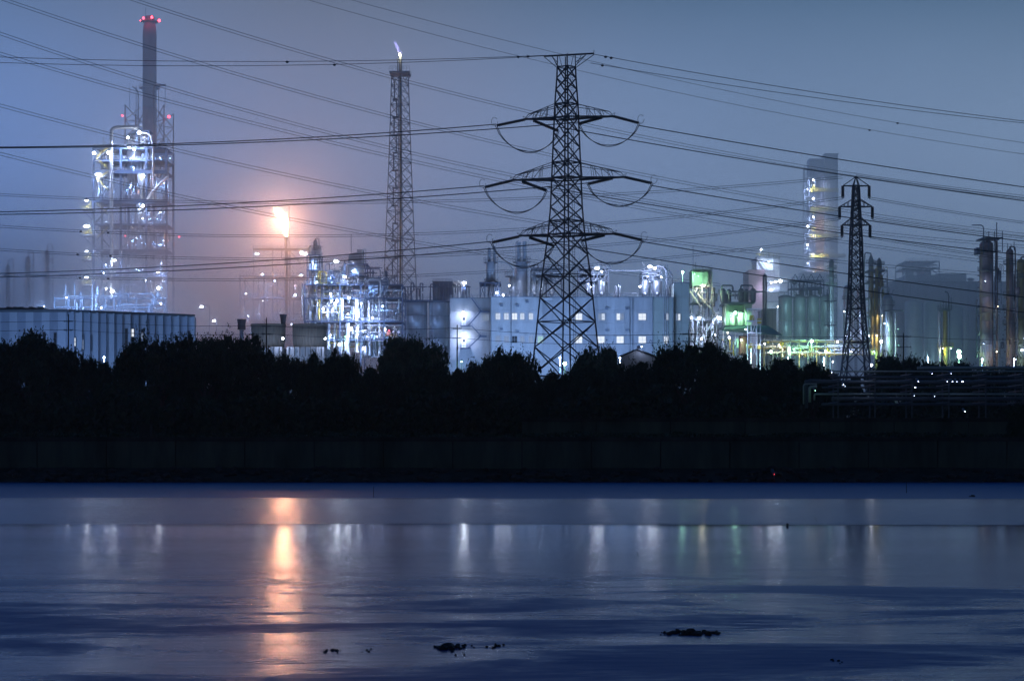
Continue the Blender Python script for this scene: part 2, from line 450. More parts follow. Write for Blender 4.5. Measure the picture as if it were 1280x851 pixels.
# sloping foot of the sea wall
bm = bmesh.new()
prof = [(127.5, -.9), (129.4, -.05), (130.4, .35), (131.6, .85), (132.6, .9)]
for x in range(-110, 110, 5):
    for (ya, za), (yb, zb) in zip(prof[:-1], prof[1:]):
        bm.faces.new([bm.verts.new(v) for v in ((x, ya, za), (x + 5, ya, za), (x + 5, yb, zb), (x, yb, zb))])
bmesh.ops.remove_doubles(bm, verts=bm.verts, dist=.01)
for v in bm.verts: v.co.z += rng.uniform(-.06, .06); v.co.y += rng.uniform(-.15, .15)
o = bpy.data.objects.new('embankment', new_mesh('embankment', bm, CONCD)); COL.objects.link(o); o['kind'] = 'structure'
bm = bmesh.new()
for i in range(620):
    x = rng.uniform(-62, 62); t = rng.random(); yy = 129.2 + t * 2.3; zz = -.05 + t * .9; r_ = rng.uniform(.12, .34)
    q = bmesh.ops.create_icosphere(bm, subdivisions=1, radius=r_)
    for v in q['verts']:
        v.co = Vector((v.co.x * 1.3, v.co.y, v.co.z * .7)) * rng.uniform(.8, 1.15) + Vector((x, yy, zz))
o = bpy.data.objects.new('riprap_stones', new_mesh('riprap_stones', bm, ROCK)); COL.objects.link(o)
tag(o, 'dark tumbled stones along the foot of the sea wall', 'stones', None, 'stuff')

def wall(name, label, px0, px1, D, z0, z1, pitch, group=None):
    b = T(name, label, 'wall', px0, D, group, z0)
    x0 = X(px0, D); x1 = X(px1, D); n = int((x1 - x0) / pitch); h = z1 - z0
    for i in range(n):
        dz = rng.uniform(-.02, .02); dy = rng.uniform(-.03, .03)
        M = Matrix.Translation((i * pitch + pitch / 2, dy + .25, h / 2 - .08 + dz)) @ Matrix.Diagonal((pitch - .07, .5, h - .16, 1))
        b.put('panel', unit('box', WALLC), M)
    M = Matrix.Translation((n * pitch / 2, .46, h / 2 - .05)) @ Matrix.Diagonal((n * pitch, .4, h - .1, 1)); b.put('backing', unit('box', CONCD), M)
    for i in range(0, n, 2):
        w = pitch * min(2, n - i) - .03
        M = Matrix.Translation((i * pitch + w / 2, .24, h - .12)) @ Matrix.Diagonal((w, .7, .28, 1)); b.put('coping', unit('box', CONC if False else CONCD), M)
    return b
wall('seawall', 'long low dark concrete sea wall standing at the far waterline', -560, 1900, 132.2, .7, 2.92, 4.6)
wall('flood_wall', 'second dark concrete wall set back above the sea wall on the right half', 652, 1700, 147, 2.6, 4.32, 5.5)
# things on the wall
b = T('cabinet', 'small dark box standing on top of the sea wall', 'cabinet', 181, 136, None, 2.7)
b.box('body', 174, 532, 188, 549, 0, .7, CONCD); b.box('lid', 173, 530.5, 189, 532, -.1, .8, CONCD)
for a in (176, 186): b.box('foot', a - 1, 548.9, a + 1, 551, .1, .6, PDARK)
b = T('marker_light', 'tiny red marker light on a short post at the bank foot', 'marker light', 968, 129.6, None, .1)
b.bar('post', (968, 603, .1), (968, 594, .1), 1.4, PDARK); b.lamp(968, 592.6, .1, 'r', .6, .028)

# ---------------------------------------------------------------- rocks and posts in the shallows
STONES = []
for sd in range(3):
    bm = bmesh.new(); q = bmesh.ops.create_icosphere(bm, subdivisions=2, radius=1); r_ = random.Random(sd)
    for v in bm.verts: v.co *= r_.uniform(.72, 1.2)
    STONES.append(new_mesh('stone', bm, ROCK))
def rocks(label, px0, px1, py, n, rmax, group='oyster clumps breaking the shallows'):
    D = CH * F / (py - HZ); rg = random.Random(int(px0)); b = T('oyster_clump', label, 'rock', (px0 + px1) / 2, D, group, 0)
    hwid = (px1 - px0) / 2 * b.k
    for i in range(n):
        x = rg.uniform(-.95, .95) * hwid; r_ = rg.uniform(.35, 1) * rmax * (1 - abs(x) / hwid * .6)
        M = Matrix.LocRotScale(Vector((x, rg.uniform(-.3, .3), r_ * .3)), Quaternion((0, 0, 1), rg.random() * 6), Vector((r_ * 1.3, r_, r_)))
        b.put('stone', rg.choice(STONES), M)
rocks('broad black oyster clump in the near water below the right shore', 822, 905, 792, 44, .065)
rocks('knobbly black oyster ridge in the near water below the big pylon', 540, 582, 809, 22, .062)
rocks('thin broken line of oyster shells trailing from the knobbly ridge', 584, 638, 807.5, 11, .036)
rocks('few small stones lying beneath the knobbly ridge', 560, 584, 816.5, 6, .03)
rocks('low pair of dark stones beside the flame reflection', 402, 430, 813.5, 7, .034)
rocks('last small stones right of the flame reflection, close to the ridge', 448, 466, 813.5, 4, .026)
rocks('scatter of flat stones nearest the viewer in pale water', 1028, 1060, 827, 5, .026)
rocks('single far stone near the shore on the right', 1210, 1219, 620.5, 4, .12)
def stake(px, y0, y1, w, lean, label, m=WOOD):
    D = CH * F / (y1 - HZ); k = D / F
    bm = bmesh.new(); h = (y1 - y0) * k
    add_tube(bm, [(0, 0, -.3), (lean * k * .5, 0, h * .5), (lean * k, 0, h)], [w * k * .5, w * k * .5, w * k * .42], 7)
    add_tube(bm, [(lean * k, 0, h), (lean * k, 0, h + w * k * .25)], [w * k * .55, w * k * .4], 7)
    o = bpy.data.objects.new('stake', new_mesh('stake', bm, m)); COL.objects.link(o); o.location = (X(px, D), D, 0)
    tag(o, label, 'stake', 'stakes in the shallows')
stake(984, 654.5, 667, 3.4, .3, 'short stout black post standing in the water on the right')
stake(1133, 602, 616, .8, .1, 'thin upright stick in the water near the far wall, right')
stake(467, 608, 622, .7, .1, 'thin upright stick in the water near the far wall, centre')
stake(795, 688, 694, .8, 3, 'thin leaning twig in the mid water right of centre')
stake(1024, 646, 652, .8, -6, 'thin slanting twig just beyond the stout black post')

# ---------------------------------------------------------------- air
def volume_box(name, x0, y0, z0, x1, y1, z1, build, label=None):
    bm = bmesh.new(); add_box(bm, ((x0 + x1) / 2, (y0 + y1) / 2, (z0 + z1) / 2), (x1 - x0, y1 - y0, z1 - z0))
    m = bpy.data.materials.new(name); m.use_nodes = True; n = m.node_tree.nodes; n.clear()
    o_ = n.new('ShaderNodeOutputMaterial'); v = n.new('ShaderNodeVolumePrincipled'); m.node_tree.links.new(v.outputs[0], o_.inputs['Volume'])
    build(m, n, m.node_tree.links, v)
    o = bpy.data.objects.new(name, new_mesh(name, bm, m)); COL.objects.link(o); o['kind'] = 'stuff'
    if label: o['label'] = label
    return o
def even(d):
    def f(m, n, l, v):
        v.inputs['Density'].default_value = d; v.inputs['Anisotropy'].default_value = .8; v.inputs['Color'].default_value = (.97, .98, 1, 1)
    return f
def cloud(d, c, r, ns=.02, lo=.35, hi=.7, col=(.97, .98, 1), g_=.5, floor=0.0):
    """soft-edged bank: density falls off from centre c over radii r and is broken up by noise"""
    def f(m, n, l, v):
        v.inputs['Color'].default_value = (*col, 1); v.inputs['Anisotropy'].default_value = g_
        g = n.new('ShaderNodeNewGeometry')
        mp = n.new('ShaderNodeMapping'); mp.vector_type = 'TEXTURE'
        mp.inputs['Location'].default_value = c; mp.inputs['Scale'].default_value = r
        l.new(g.outputs['Position'], mp.inputs[0])
        le = n.new('ShaderNodeVectorMath'); le.operation = 'LENGTH'; l.new(mp.outputs[0], le.inputs[0])
        q = n.new('ShaderNodeMapRange'); q.interpolation_type = 'SMOOTHSTEP'; l.new(le.outputs['Value'], q.inputs[0])
        q.inputs[1].default_value = 1.0; q.inputs[2].default_value = .15; q.inputs[3].default_value = 0; q.inputs[4].default_value = d
        t = n.new('ShaderNodeTexNoise'); t.inputs['Scale'].default_value = ns; t.inputs['Detail'].default_value = 3
        l.new(g.outputs['Position'], t.inputs['Vector'])
        s = n.new('ShaderNodeMapRange'); l.new(t.outputs['Fac'], s.inputs[0]); s.inputs[1].default_value = lo; s.inputs[2].default_value = hi
        s.inputs[3].default_value = floor; s.inputs[4].default_value = 1
        u = n.new('ShaderNodeMath'); u.operation = 'MULTIPLY'; l.new(q.outputs[0], u.inputs[0]); l.new(s.outputs[0], u.inputs[1])
        l.new(u.outputs[0], v.inputs['Density'])
    return f
def layer(d, y0, y1, z1, z2, ns=.006, lo=.3, hi=.7, floor=.6, g_=.84):
    """ground fog: full from depth y1 on and below height z1, gone in front of y0 and above z2, uneven"""
    def f(m, n, l, v):
        v.inputs['Color'].default_value = (.985, .99, 1, 1); v.inputs['Anisotropy'].default_value = g_
        g = n.new('ShaderNodeNewGeometry'); s_ = n.new('ShaderNodeSeparateXYZ'); l.new(g.outputs['Position'], s_.inputs[0])
        t = n.new('ShaderNodeTexNoise'); t.inputs['Scale'].default_value = ns; t.inputs['Detail'].default_value = 3; l.new(g.outputs['Position'], t.inputs['Vector'])
        def mr_(src, a0, a1, b0, b1):
            q = n.new('ShaderNodeMapRange'); q.interpolation_type = 'SMOOTHSTEP'; l.new(src, q.inputs[0])
            for i, w in enumerate((a0, a1, b0, b1)): q.inputs[i + 1].default_value = w
            return q.outputs[0]
        o_ = mr_(s_.outputs['Y'], y0, y1, 0, d)
        for src in (mr_(s_.outputs['Z'], z2, z1, 0, 1), mr_(t.outputs['Fac'], lo, hi, floor, 1)):
            u = n.new('ShaderNodeMath'); u.operation = 'MULTIPLY'; l.new(o_, u.inputs[0]); l.new(src, u.inputs[1]); o_ = u.outputs[0]
        l.new(o_, v.inputs['Density'])
    return f
def bank(name, label, c, r, d, **kw):
    z0 = max(c[2] - r[2], G - .5)
    return volume_box(name, c[0] - r[0], c[1] - r[1], z0, c[0] + r[0], c[1] + r[1], c[2] + r[2], cloud(d, c, r, **kw), label)
volume_box('haze', -1700, -260, -2.0, 1700, 1720, 205, even(1.3e-4))
# steam drifting over the left works, and thin ground fog over the whole site
bank('steam_cloud', 'bluish steam bank drifting round the foot of the left process tower', (X(125, 620), 615, 4), (155, 110, 86), .034, ns=.016, lo=.3, hi=.65, floor=.25)
bank('steam_cloud', 'pale steam hanging over the cooling towers below the flare', (X(322, 590), 580, 14), (42, 62, 40), .016, ns=.03, lo=.3, hi=.65, floor=.2)
volume_box('fog_bank', -1100, 430, G - .4, 1100, 1640, 235, layer(.0030, 430, 560, 20, 230), 'thin night fog lying over the whole works')

# ================================================================== TREES
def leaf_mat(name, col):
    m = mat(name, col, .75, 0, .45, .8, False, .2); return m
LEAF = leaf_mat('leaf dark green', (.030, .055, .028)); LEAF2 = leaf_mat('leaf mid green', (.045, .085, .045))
CROWNS = {}
def crown_mesh(seed, m, n=21000, spiky=False):
    k = (seed, m.name)
    if k in CROWNS: return CROWNS[k]
    r = np.random.default_rng(seed)
    nl = 20
    rho = np.sqrt(r.random(nl)) * .74; ph = r.uniform(0, 6.283, nl)
    cx = rho * np.cos(ph); cyy = rho * np.sin(ph); rr_ = r.uniform(.17, .30, nl)
    cz = .34 + .40 * np.sqrt(np.maximum(0, 1 - (rho / .95) ** 2)) * r.uniform(.72, 1.08, nl)
    nb = 12; ph = r.uniform(0, 6.283, nb); cx = np.r_[cx, .62 * np.cos(ph)]; cyy = np.r_[cyy, .62 * np.sin(ph)]
    cz = np.r_[cz, r.uniform(.10, .34, nb)]; rr_ = np.r_[rr_, r.uniform(.24, .32, nb)]
    li = r.integers(0, len(cx), n)
    d = r.normal(size=(n, 3)); d /= np.linalg.norm(d, axis=1)[:, None]
    big = r.random(n) < .24; rad_ = rr_[li] * (r.random(n) ** .33) * (1 + .02 * r.normal(size=n)) * np.where(big, .78, 1.0)
    c = np.stack([cx[li], cyy[li], cz[li]], 1) + d * rad_[:, None] * np.array([1, 1, .85])
    # twigs that stick out of the outline
    ns = 1100 if spiky else 120
    ti = r.integers(0, len(cx), ns // 6); td = r.normal(size=(ns // 6, 3)); td[:, 2] = np.abs(td[:, 2]) + .4; td /= np.linalg.norm(td, axis=1)[:, None]
    tp = []
    for j in range(ns // 6):
        b0 = np.array([cx[ti[j]], cyy[ti[j]], cz[ti[j]]]) + td[j] * rr_[ti[j]] * .95
        for q in range(6): tp.append(b0 + td[j] * q * (.024 if spiky else .008) + r.normal(size=3) * .012)
    c = np.r_[c, np.array(tp)]; n = len(c)
    c[:, 2] /= np.percentile(c[:, 2], 99.9 if not spiky else 99.3); c[:, :2] /= np.percentile(np.abs(c[:, 0]), 99) / .84
    c[:, 2] = np.maximum(c[:, 2], .01)
    a = r.normal(size=(n, 3)); a /= np.linalg.norm(a, axis=1)[:, None]
    bb = np.cross(a, r.normal(size=(n, 3))); bb /= np.linalg.norm(bb, axis=1)[:, None]
    L = np.r_[np.where(big, r.uniform(.034, .05, len(big)), r.uniform(.010, .018, len(big))), r.uniform(.009, .016, n - len(big))][:, None]; Wd = L * r.uniform(.6, .95, (n, 1))
    V = np.stack([c - a * L, c + bb * Wd, c + a * L, c - bb * Wd], 1).reshape(-1, 3)
    me = bpy.data.meshes.new('crown'); me.from_pydata(V.tolist(), [], np.arange(4 * n).reshape(-1, 4).tolist()); me.materials.append(m)
    CROWNS[k] = me; return me
TRUNKS = {}
def trunk_mesh(seed):
    if seed in TRUNKS: return TRUNKS[seed]
    r = random.Random(seed); bm = bmesh.new()
    add_tube(bm, [(0, 0, -.02), (.01, .01, .15), (r.uniform(-.03, .03), 0, .35), (r.uniform(-.05, .05), 0, .6)], [.05, .038, .03, .014], 8)
    for i in range(7):
        a = i * .9 + r.random(); z = r.uniform(.18, .42); q = r.uniform(.25, .5)
        add_tube(bm, [(0, 0, z), (math.cos(a) * q * .45, math.sin(a) * q * .45, z + .12), (math.cos(a) * q, math.sin(a) * q, z + r.uniform(.2, .34))], [.02, .013, .005], 6)
    TRUNKS[seed] = new_mesh('trunk', bm, BARK); return TRUNKS[seed]
def tree(px, top, hw, D, label, seed, m=LEAF, spiky=False, group='trees along the far shore', depth=None):
    k = D / F; H = (HZ - top) * k + CH - G
    r = bpy.data.objects.new('tree', None); COL.objects.link(r); r.location = (X(px, D), D, G); tag(r, label, 'tree', group)
    rz = (seed * 1.7) % 6.28
    for nme, me in (('trunk', trunk_mesh(seed % 4)), ('crown', crown_mesh(seed, m, 21000, spiky))):
        o = bpy.data.objects.new(nme, me); COL.objects.link(o); o.parent = r
        # mean half width of a crown is about 0.85 of its unit
        o.matrix_basis = Matrix.Diagonal((hw * k / .84, (depth or hw * k * .8) / .84, H, 1)) @ Matrix.Rotation(rz if nme == 'crown' else 0, 4, 'Z')
for a in [
    (40, 414, 63, 235, 'broad dark tree in front of the pale warehouse at its far left end', 1),
    (-22, 422, 50, 232, 'tall dark tree cut by the left edge of the view', 2),
    (116, 446, 30, 238, 'low dark tree below the gap that shows the warehouse windows', 3),
    (202, 412, 60, 231, 'wide domed dark tree covering the right end of the warehouse', 4),
    (296, 414, 62, 236, 'wide dark tree standing before the two cooling towers, left of the taller poles', 5),
    (254, 421, 45, 229, 'dark tree filling the dip between the two wide domed trees left of the cooling towers', 6),
    (356, 441, 30, 242, 'small dark tree with loose twigs under the right cooling tower', 3),
    (392, 438, 22, 232, 'small round dark tree under the steel pipe structure', 1),
    (426, 434, 25, 237, 'dark bushy tree right of the cooling towers, below the process plant', 2),
    (474, 457, 34, 226, 'low dark tree in front of the lit silo-side tree, towards the left', 4),
    (540, 451, 38, 224, 'low dark tree in front of the lit silo-side tree, towards the pole', 5),
    (588, 450, 34, 229, 'low dark tree at the foot of the utility pole beside the staircase', 6),
    (636, 433, 39, 246, 'dark tree with feathery top in front of the two-storey windowed hall', 2),
    (690, 463, 28, 230, 'low dark tree at the left foot of the big pylon', 1),
    (735, 458, 42, 228, 'low dark tree at the right foot of the big pylon', 3),
    (803, 449, 36, 238, 'low dark tree in front of the small gabled shed', 4),
    (918, 440, 48, 233, 'dark tree with spiky shoots below the green lit tank house', 5),
    (968, 446, 44, 236, 'low dark tree below the teal silos', 6),
    (1016, 450, 36, 238, 'last dark tree before the pipe rack begins on the right', 1),
]: tree(*a)
tree(866, 424, 52, 231, 'large dark tree with upright shoots right of the windowed hall', 7, LEAF, True)
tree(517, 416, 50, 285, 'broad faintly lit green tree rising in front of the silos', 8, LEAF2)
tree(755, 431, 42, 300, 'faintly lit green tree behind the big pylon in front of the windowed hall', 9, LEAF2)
for a in [(1132, 441, 52, 330, 'low spreading tree beyond the pipe rack, right of the second pylon', 8),
          (1196, 451, 48, 335, 'low tree beyond the pipe rack beside the green star lamp', 9),
          (1262, 453, 52, 335, 'low tree beyond the pipe rack below the tall columns on the right', 7)]:
    tree(*a, group='trees beyond the pipe rack')
tree(1280, 500, 24, 138, 'black bush on the sea wall at the right edge of the view', 4, group='bushes')
# dense undergrowth that nobody could count
def thicket(name, label, px0, px1, D, top, n, seed, leaf=.28):
    r = np.random.default_rng(seed); k = D / F
    x = r.uniform(X(px0, D), X(px1, D), n); t = r.random(n) ** .7
    hgt = (HZ - top) * k * (.75 + .25 * np.sin(x * .55 + seed) * np.sin(x * .21 + 1) + .12 * np.sin(x * 1.7))
    c = np.stack([x, D + r.uniform(-3, 3, n), G + hgt * t], 1)
    a = r.normal(size=(n, 3)); a /= np.linalg.norm(a, axis=1)[:, None]
    bb = np.cross(a, r.normal(size=(n, 3))); bb /= np.linalg.norm(bb, axis=1)[:, None]
    L = r.uniform(.6, 1.2, (n, 1)) * leaf; V = np.stack([c - a * L, c + bb * L * .6, c + a * L, c - bb * L * .6], 1).reshape(-1, 3)
    me = bpy.data.meshes.new(name); me.from_pydata(V.tolist(), [], np.arange(4 * n).reshape(-1, 4).tolist()); me.materials.append(LEAF)
    o = bpy.data.objects.new(name, me); COL.objects.link(o); tag(o, label, None, None, 'stuff')
thicket('undergrowth', 'black undergrowth under the shore trees', -120, 1000, 214, 482, 26000, 3, .42)
thicket('undergrowth', 'black shrubbery standing between the trunks of the shore trees', -120, 1030, 247, 458, 60000, 8, .5)
thicket('undergrowth', 'low black scrub along the top of the sea wall', -120, 1420, 141, 537, 9000, 5, .14)
thicket('undergrowth', 'dark scrub behind the pipe rack', 960, 1420, 262, 470, 12000, 6, .42)

# ================================================================== PYLONS
def insulator(b, a, c, w, n=13, parent=None):
    a = Vector(a); c = Vector(c); d = c - a; L = d.length; bm = bmesh.new(); pr = []
    for i in range(n): z = i / n; pr += [(.7, z), (1, z + .25 / n), (1, z + .45 / n), (.7, z + .6 / n)]
    add_lathe(bm, [(r * w * .5, z * L) for r, z in pr], seg=8)
    o = b.mesh('insulator_string', bm, INS, parent); o.matrix_basis = Matrix.Translation(a) @ d.to_track_quat('Z', 'Y').to_matrix().to_4x4(); return o

b = T('transmission_pylon', 'large dark lattice pylon with three tapering crossarms standing in the middle', 'pylon', 708, 415)
PY = b
half = interp([(70, 11), (97, 12), (130, 14.5), (200, 17.5), (260, 20), (293, 23), (345, 30.5), (370, 33), (455, 42), (547, 53)])
rows = [84, 98, 112, 130, 147, 166, 184, 203, 222, 241, 259, 276, 293, 318, 344, 372, 402, 434, 470, 510, 546]
pt = lattice(b, half, rows, 708, rad(5), PYL, 1.75, 1.15, horiz=(84, 130, 147, 203, 222, 276, 293, 344, 402, 470))
for y in rows[1:-2]:
    for i in (1, 3):
        p = pt(i, y); s_ = 2.3 if y > 150 else 1.6
        M = Matrix.Translation(p) @ Matrix.Diagonal((s_ * b.k, .12, s_ * 1.5 * b.k, 1)); b.put('gusset_plate', unit('box', PYL), M)
for y in (130, 203, 276):
    b.bar3('diaphragm', pt(0, y), pt(2, y), .6 * b.k, PYL); b.bar3('diaphragm', pt(1, y), pt(3, y), .6 * b.k, PYL)
bm = bmesh.new(); k = b.k
for s_ in (-1, 1): add_bar(bm, pt(3, 84) + Vector((.9 + s_ * .22, .3, 0)), pt(3, 546) + Vector((.9 + s_ * .22, .3, 0)), .07)
for i in range(150): z = pt(3, 84).lerp(pt(3, 546), i / 150) + Vector((.9, .3, 0)); add_bar(bm, z - Vector((.22, 0, 0)), z + Vector((.22, 0, 0)), .05)
b.mesh('ladder', bm, PYL)
# earth-wire yoke on the very top
ca, sa = math.cos(rad(12)), math.sin(rad(12))
def along(xp, y):       # a point on the crossarm axis, turned 12 degrees so that the right tip comes nearer
    q = b.L(xp, y); q.y = -(xp - 708) * k * sa / ca; return q
yk = b.bar3('earth_wire_yoke', along(680, 69.5), along(742, 68.5), 1.9 * k, PYL)
for xp, bx, by in ((680, 697, 85), (742, 720, 85), (690, 699, 85), (732, 717, 85), (690, 697, 78), (732, 720, 78)):
    b.bar3('strut', along(xp, 70), along(bx, by), .8 * k, PYL, yk)
for xp in (690, 699, 708, 717, 727):
    b.bar3('strut', along(xp, 69), along(708 + (xp - 708) * .6, 84), .6 * k, PYL, yk)
for i in range(4): b.bar3('leg', pt(i, 84), pt(i, 69), 1.1 * k, PYL)
b.bar3('spike', along(742, 69), along(742.3, 64), .7 * k, PYL)
def crossarm(xt, yt, ytop):
    sg = 1 if xt > 708 else -1
    tip = along(xt, yt); inner = [pt(i, yt + .5) for i in (1, 3)]; side = pt(0 if sg > 0 else 2, yt + .5)
    up = [pt(i, ytop) for i in (1, 3)] + [pt(0 if sg > 0 else 2, ytop)]
    apex = along(xt - sg * 4.5, yt - 6)
    arm = b.bar3('crossarm', tip, side, 2.3 * k, PYL)
    w = .75 * k
    for q in inner: b.bar3('chord', tip, q, 1.8 * k, PYL, arm)
    for q in up: b.bar3('chord', apex, q, w, PYL, arm)
    b.bar3('strut', tip, apex, w, PYL, arm)
    nst = 4
    for j in range(1, nst):
        t = j / nst
        for lo, hi in ((side, up[2]), (inner[0], up[0]), (inner[1], up[1])):
            a_ = tip.lerp(lo, t); c_ = apex.lerp(hi, t); a2 = tip.lerp(lo, (j - 1) / nst + .02)
            b.bar3('strut', a_, c_, w * .75, PYL, arm)
            if lo is side: b.bar3('strut', a2, c_, w * .75, PYL, arm)
        b.bar3('strut', tip.lerp(inner[0], t), tip.lerp(inner[1], t), w * .7, PYL, arm)
    return tip
ARMS = [(656, 147.5, 766, 147.5, 130), (640, 223.5, 780, 223.5, 203), (649, 293.5, 768, 293.5, 276)]
STR = [((656, 149, 620, 155.5), (667, 150.5, 699, 159), (752, 149.5, 724, 153), (766, 148.5, 798, 157)),
       ((640, 225, 605, 232.5), (653, 226.5, 684, 234), (765, 225.5, 735, 229), (780, 224.5, 814, 232)),
       ((649, 295.5, 614, 302), (662, 297, 693, 304), (755, 296, 727, 300), (768, 294.5, 802, 302))]
HOOK = []
for (xl, yl, xr, yr, yt_), ss in zip(ARMS, STR):
    crossarm(xl, yl, yt_); crossarm(xr, yr, yt_); hk = []
    for j, (x0, y0, x1, y1) in enumerate(ss):
        a_ = along(x0, y0 - 1); dy0 = a_.y; c_ = b.L(x1, y1, dy0 + (0, 4, 3.5, -1)[j])
        insulator(b, a_, c_, 4.4 * k, 15); hk.append((x1, y1, 415 + c_.y))
        if j in (0, 3):      # arcing ring over the outer end, small horn at the inner end
            e = -1 if j == 0 else 1
            b.pipe('arcing_horn', [(x1 + e * 2 + 4 * math.cos(t), y1 - 5 + 5.5 * math.sin(t), c_.y) for t in [i * .7 for i in range(9)]], .3, PYL, 0, seg=5)
            b.pipe('arcing_horn', [(x0 - e * 1, y0, dy0), (x0 - e * 4, y0 - 2, dy0), (x0 + e * 3, y0 - 6, dy0), (x0 + e * 1, y0 - 3, dy0)], .25, PYL, 2, seg=5)
    HOOK.append(hk)
    for (xa, ya, da), (xb, yb_, db), dep in ((hk[0], hk[1], 30 if yl < 290 else 29), (hk[2], hk[3], 28 if yl < 290 else 29)):
        for of in (-.8, .8):
            pts = []
            for i in range(17):
                t = i / 16; q = 4 * t * (1 - t)
                q = q ** .72
                pts.append((xa + (xb - xa) * t + of * (1 if t < .5 else -1) * 1.2, ya + (yb_ - ya) * t + (dep + of) * q, (da + (db - da) * t) - 415))
            b.pipe('jumper_loop', pts, .5, WIRE, 0, seg=5)

b = T('transmission_pylon', 'smaller dark lattice pylon with hanging insulators towards the right', 'pylon', 1070, 480)
k = b.k
half2 = interp([(232, 4.6), (262, 6.4), (300, 9), (350, 10.5), (400, 14), (440, 18.5), (546, 32)])
rows2 = [232, 240, 248, 257, 266, 276, 287, 298, 310, 323, 337, 352, 368, 386, 406, 428, 455, 495, 546]
pt2 = lattice(b, half2, rows2, 1070, rad(49), PYL, 1.6, 1.05, horiz=(232, 257, 282, 337, 386, 428))
for i in range(4): b.bar3('leg', pt2(i, 232), b.L(1070, 220, 0), .9 * k, PYL)
for y in (240, 257, 276, 298, 323, 352, 386, 428):
    M = Matrix.Translation(b.L(1070, y, -half2(y) * k)) @ Matrix.Diagonal((1.8 * k, .12, 3 * k, 1)); b.put('gusset_plate', unit('box', PYL), M)
bm = bmesh.new()
for s_ in (-1, 1): add_bar(bm, b.L(1070 + s_ * 1.1, 232, 0), b.L(1070 + s_ * 1.1, 546, 0), .12)
for i in range(90): z = b.L(1070, 232 + i * 3.45, 0); add_bar(bm, z - Vector((.22, 0, 0)), z + Vector((.22, 0, 0)), .06)
b.mesh('ladder', bm, PYL)
for y, xl, xr, yt_ in ((232.5, 1053.5, 1086.5, 221), (258.5, 1049.5, 1090.5, 249), (281.5, 1052.5, 1087.5, 272)):
    for xt in (xl, xr):
        tip = b.L(xt, y); sg = 1 if xt > 1070 else -1; ids = [(i, pt2(i, y)) for i in range(4) if (pt2(i, y).x - b.L(1070, y).x) * sg > 0]
        arm = b.bar3('crossarm', tip, ids[0][1], 1.3 * k, PYL)
        for i, q in ids[1:]: b.bar3('chord', tip, q, 1.3 * k, PYL, arm)
        for i, q in ids:
            b.bar3('chord', tip, pt2(i, yt_) if yt_ > 232 else b.L(1070, yt_), 1.0 * k, PYL, arm)
            for t in (.35, .65): b.bar3('strut', tip.lerp(q, t), tip.lerp(pt2(i, max(yt_, 232)), t), .5 * k, PYL, arm)
        for s_ in (-.75, .75): insulator(b, b.L(xt + s_, y), b.L(xt + s_, y + 14.5), 2.8 * k, 11)
        b.bar('clamp', (xt - 1.5, y + 15, 0), (xt + 1.5, y + 15, 0), 1, PYL)

# ================================================================== OVERHEAD LINES
def line(pts, label, group, r=.11, twin=0.0, D0=415, D1=None, m=WIRE, dots=(), dl=None):
    """one overhead conductor: a smooth sagging curve through points seen at (px, py), depth running from D0 to D1 between its ends"""
    D1 = D1 or D0; xs = [p[0] for p in pts]; ys = [p[1] for p in pts]
    deg = 1 if len(pts) == 2 else 2
    cf = np.polyfit(xs, ys, deg); x0, x1 = min(xs), max(xs)
    fe = np.polyval(cf, [x0, x1]); ea, eb = ys[xs.index(x0)], ys[xs.index(x1)]
    def f(x):
        t = (x - x0) / (x1 - x0); return np.polyval(cf, x) + (ea - fe[0]) * (1 - t) ** 3 + (eb - fe[1]) * t ** 3
    def at(x): t = (x - x0) / (x1 - x0); return P(x, float(f(x)), D0 + (D1 - D0) * t)
    n = 40; w = [at(x0 + (x1 - x0) * i / n) for i in range(n + 1)]; o_ = w[0];
    o = None
    if twin: o = bpy.data.objects.new('power_line', None); COL.objects.link(o); o.location = o_
    for of in ((0,) if not twin else (-twin / 2, twin / 2)):
        bm = bmesh.new(); add_tube(bm, [p - o_ + Vector((0, 0, of)) for p in w], r, 5)
        c = bpy.data.objects.new('wire' if twin else 'power_line', new_mesh('wire', bm, m)); COL.objects.link(c)
        if twin: c.parent = o
        else: o = c; o.location = o_
    tag(o, label, 'power line', group)
    for x in dots:
        p = at(x) - o_; M = Matrix.Translation(p - Vector((0, 0, .25))) @ Matrix.Diagonal((.9, .5, .75, 1))
        d = bpy.data.objects.new('spacer', unit('ico', PYL)); COL.objects.link(d); d.parent = o; d.matrix_basis = Matrix.Translation(p - Vector((0, 0, .1))) @ Matrix.Diagonal((.34, .2, .26, 1))
names = ('top', 'middle', 'lowest')
LEFT = [([(0, 183), (220, 180), (320, 174.5), (487, 168), (608, 157.5)], [(0, 184), (220, 181), (320, 178), (487, 171), (650, 159)]),
        ([(0, 264), (220, 258), (320, 253), (515, 239), (590, 234)], [(0, 267), (220, 262), (320, 258), (515, 249), (680, 236)]),
        ([(0, 341), (180, 335), (320, 326.5), (475, 316), (600, 304)], [(0, 345), (320, 332.5), (475, 323.5), (650, 308.5)])]
RIGHT = [([(700, 160), (730, 165), (840, 185), (970, 207), (1070, 220), (1280, 250)], [(810, 159), (970, 187), (1280, 233)]),
         ([(690, 235), (740, 246), (970, 280), (1052, 292), (1219, 311), (1280, 318)], [(820, 233), (970, 258.5), (1064, 273), (1224, 294), (1280, 301)]),
         ([(700, 306), (740, 313), (830, 326), (970, 348), (1058, 359), (1224, 384), (1280, 391)], [(810, 304), (970, 330), (1050, 341), (1224, 364), (1280, 371)])]
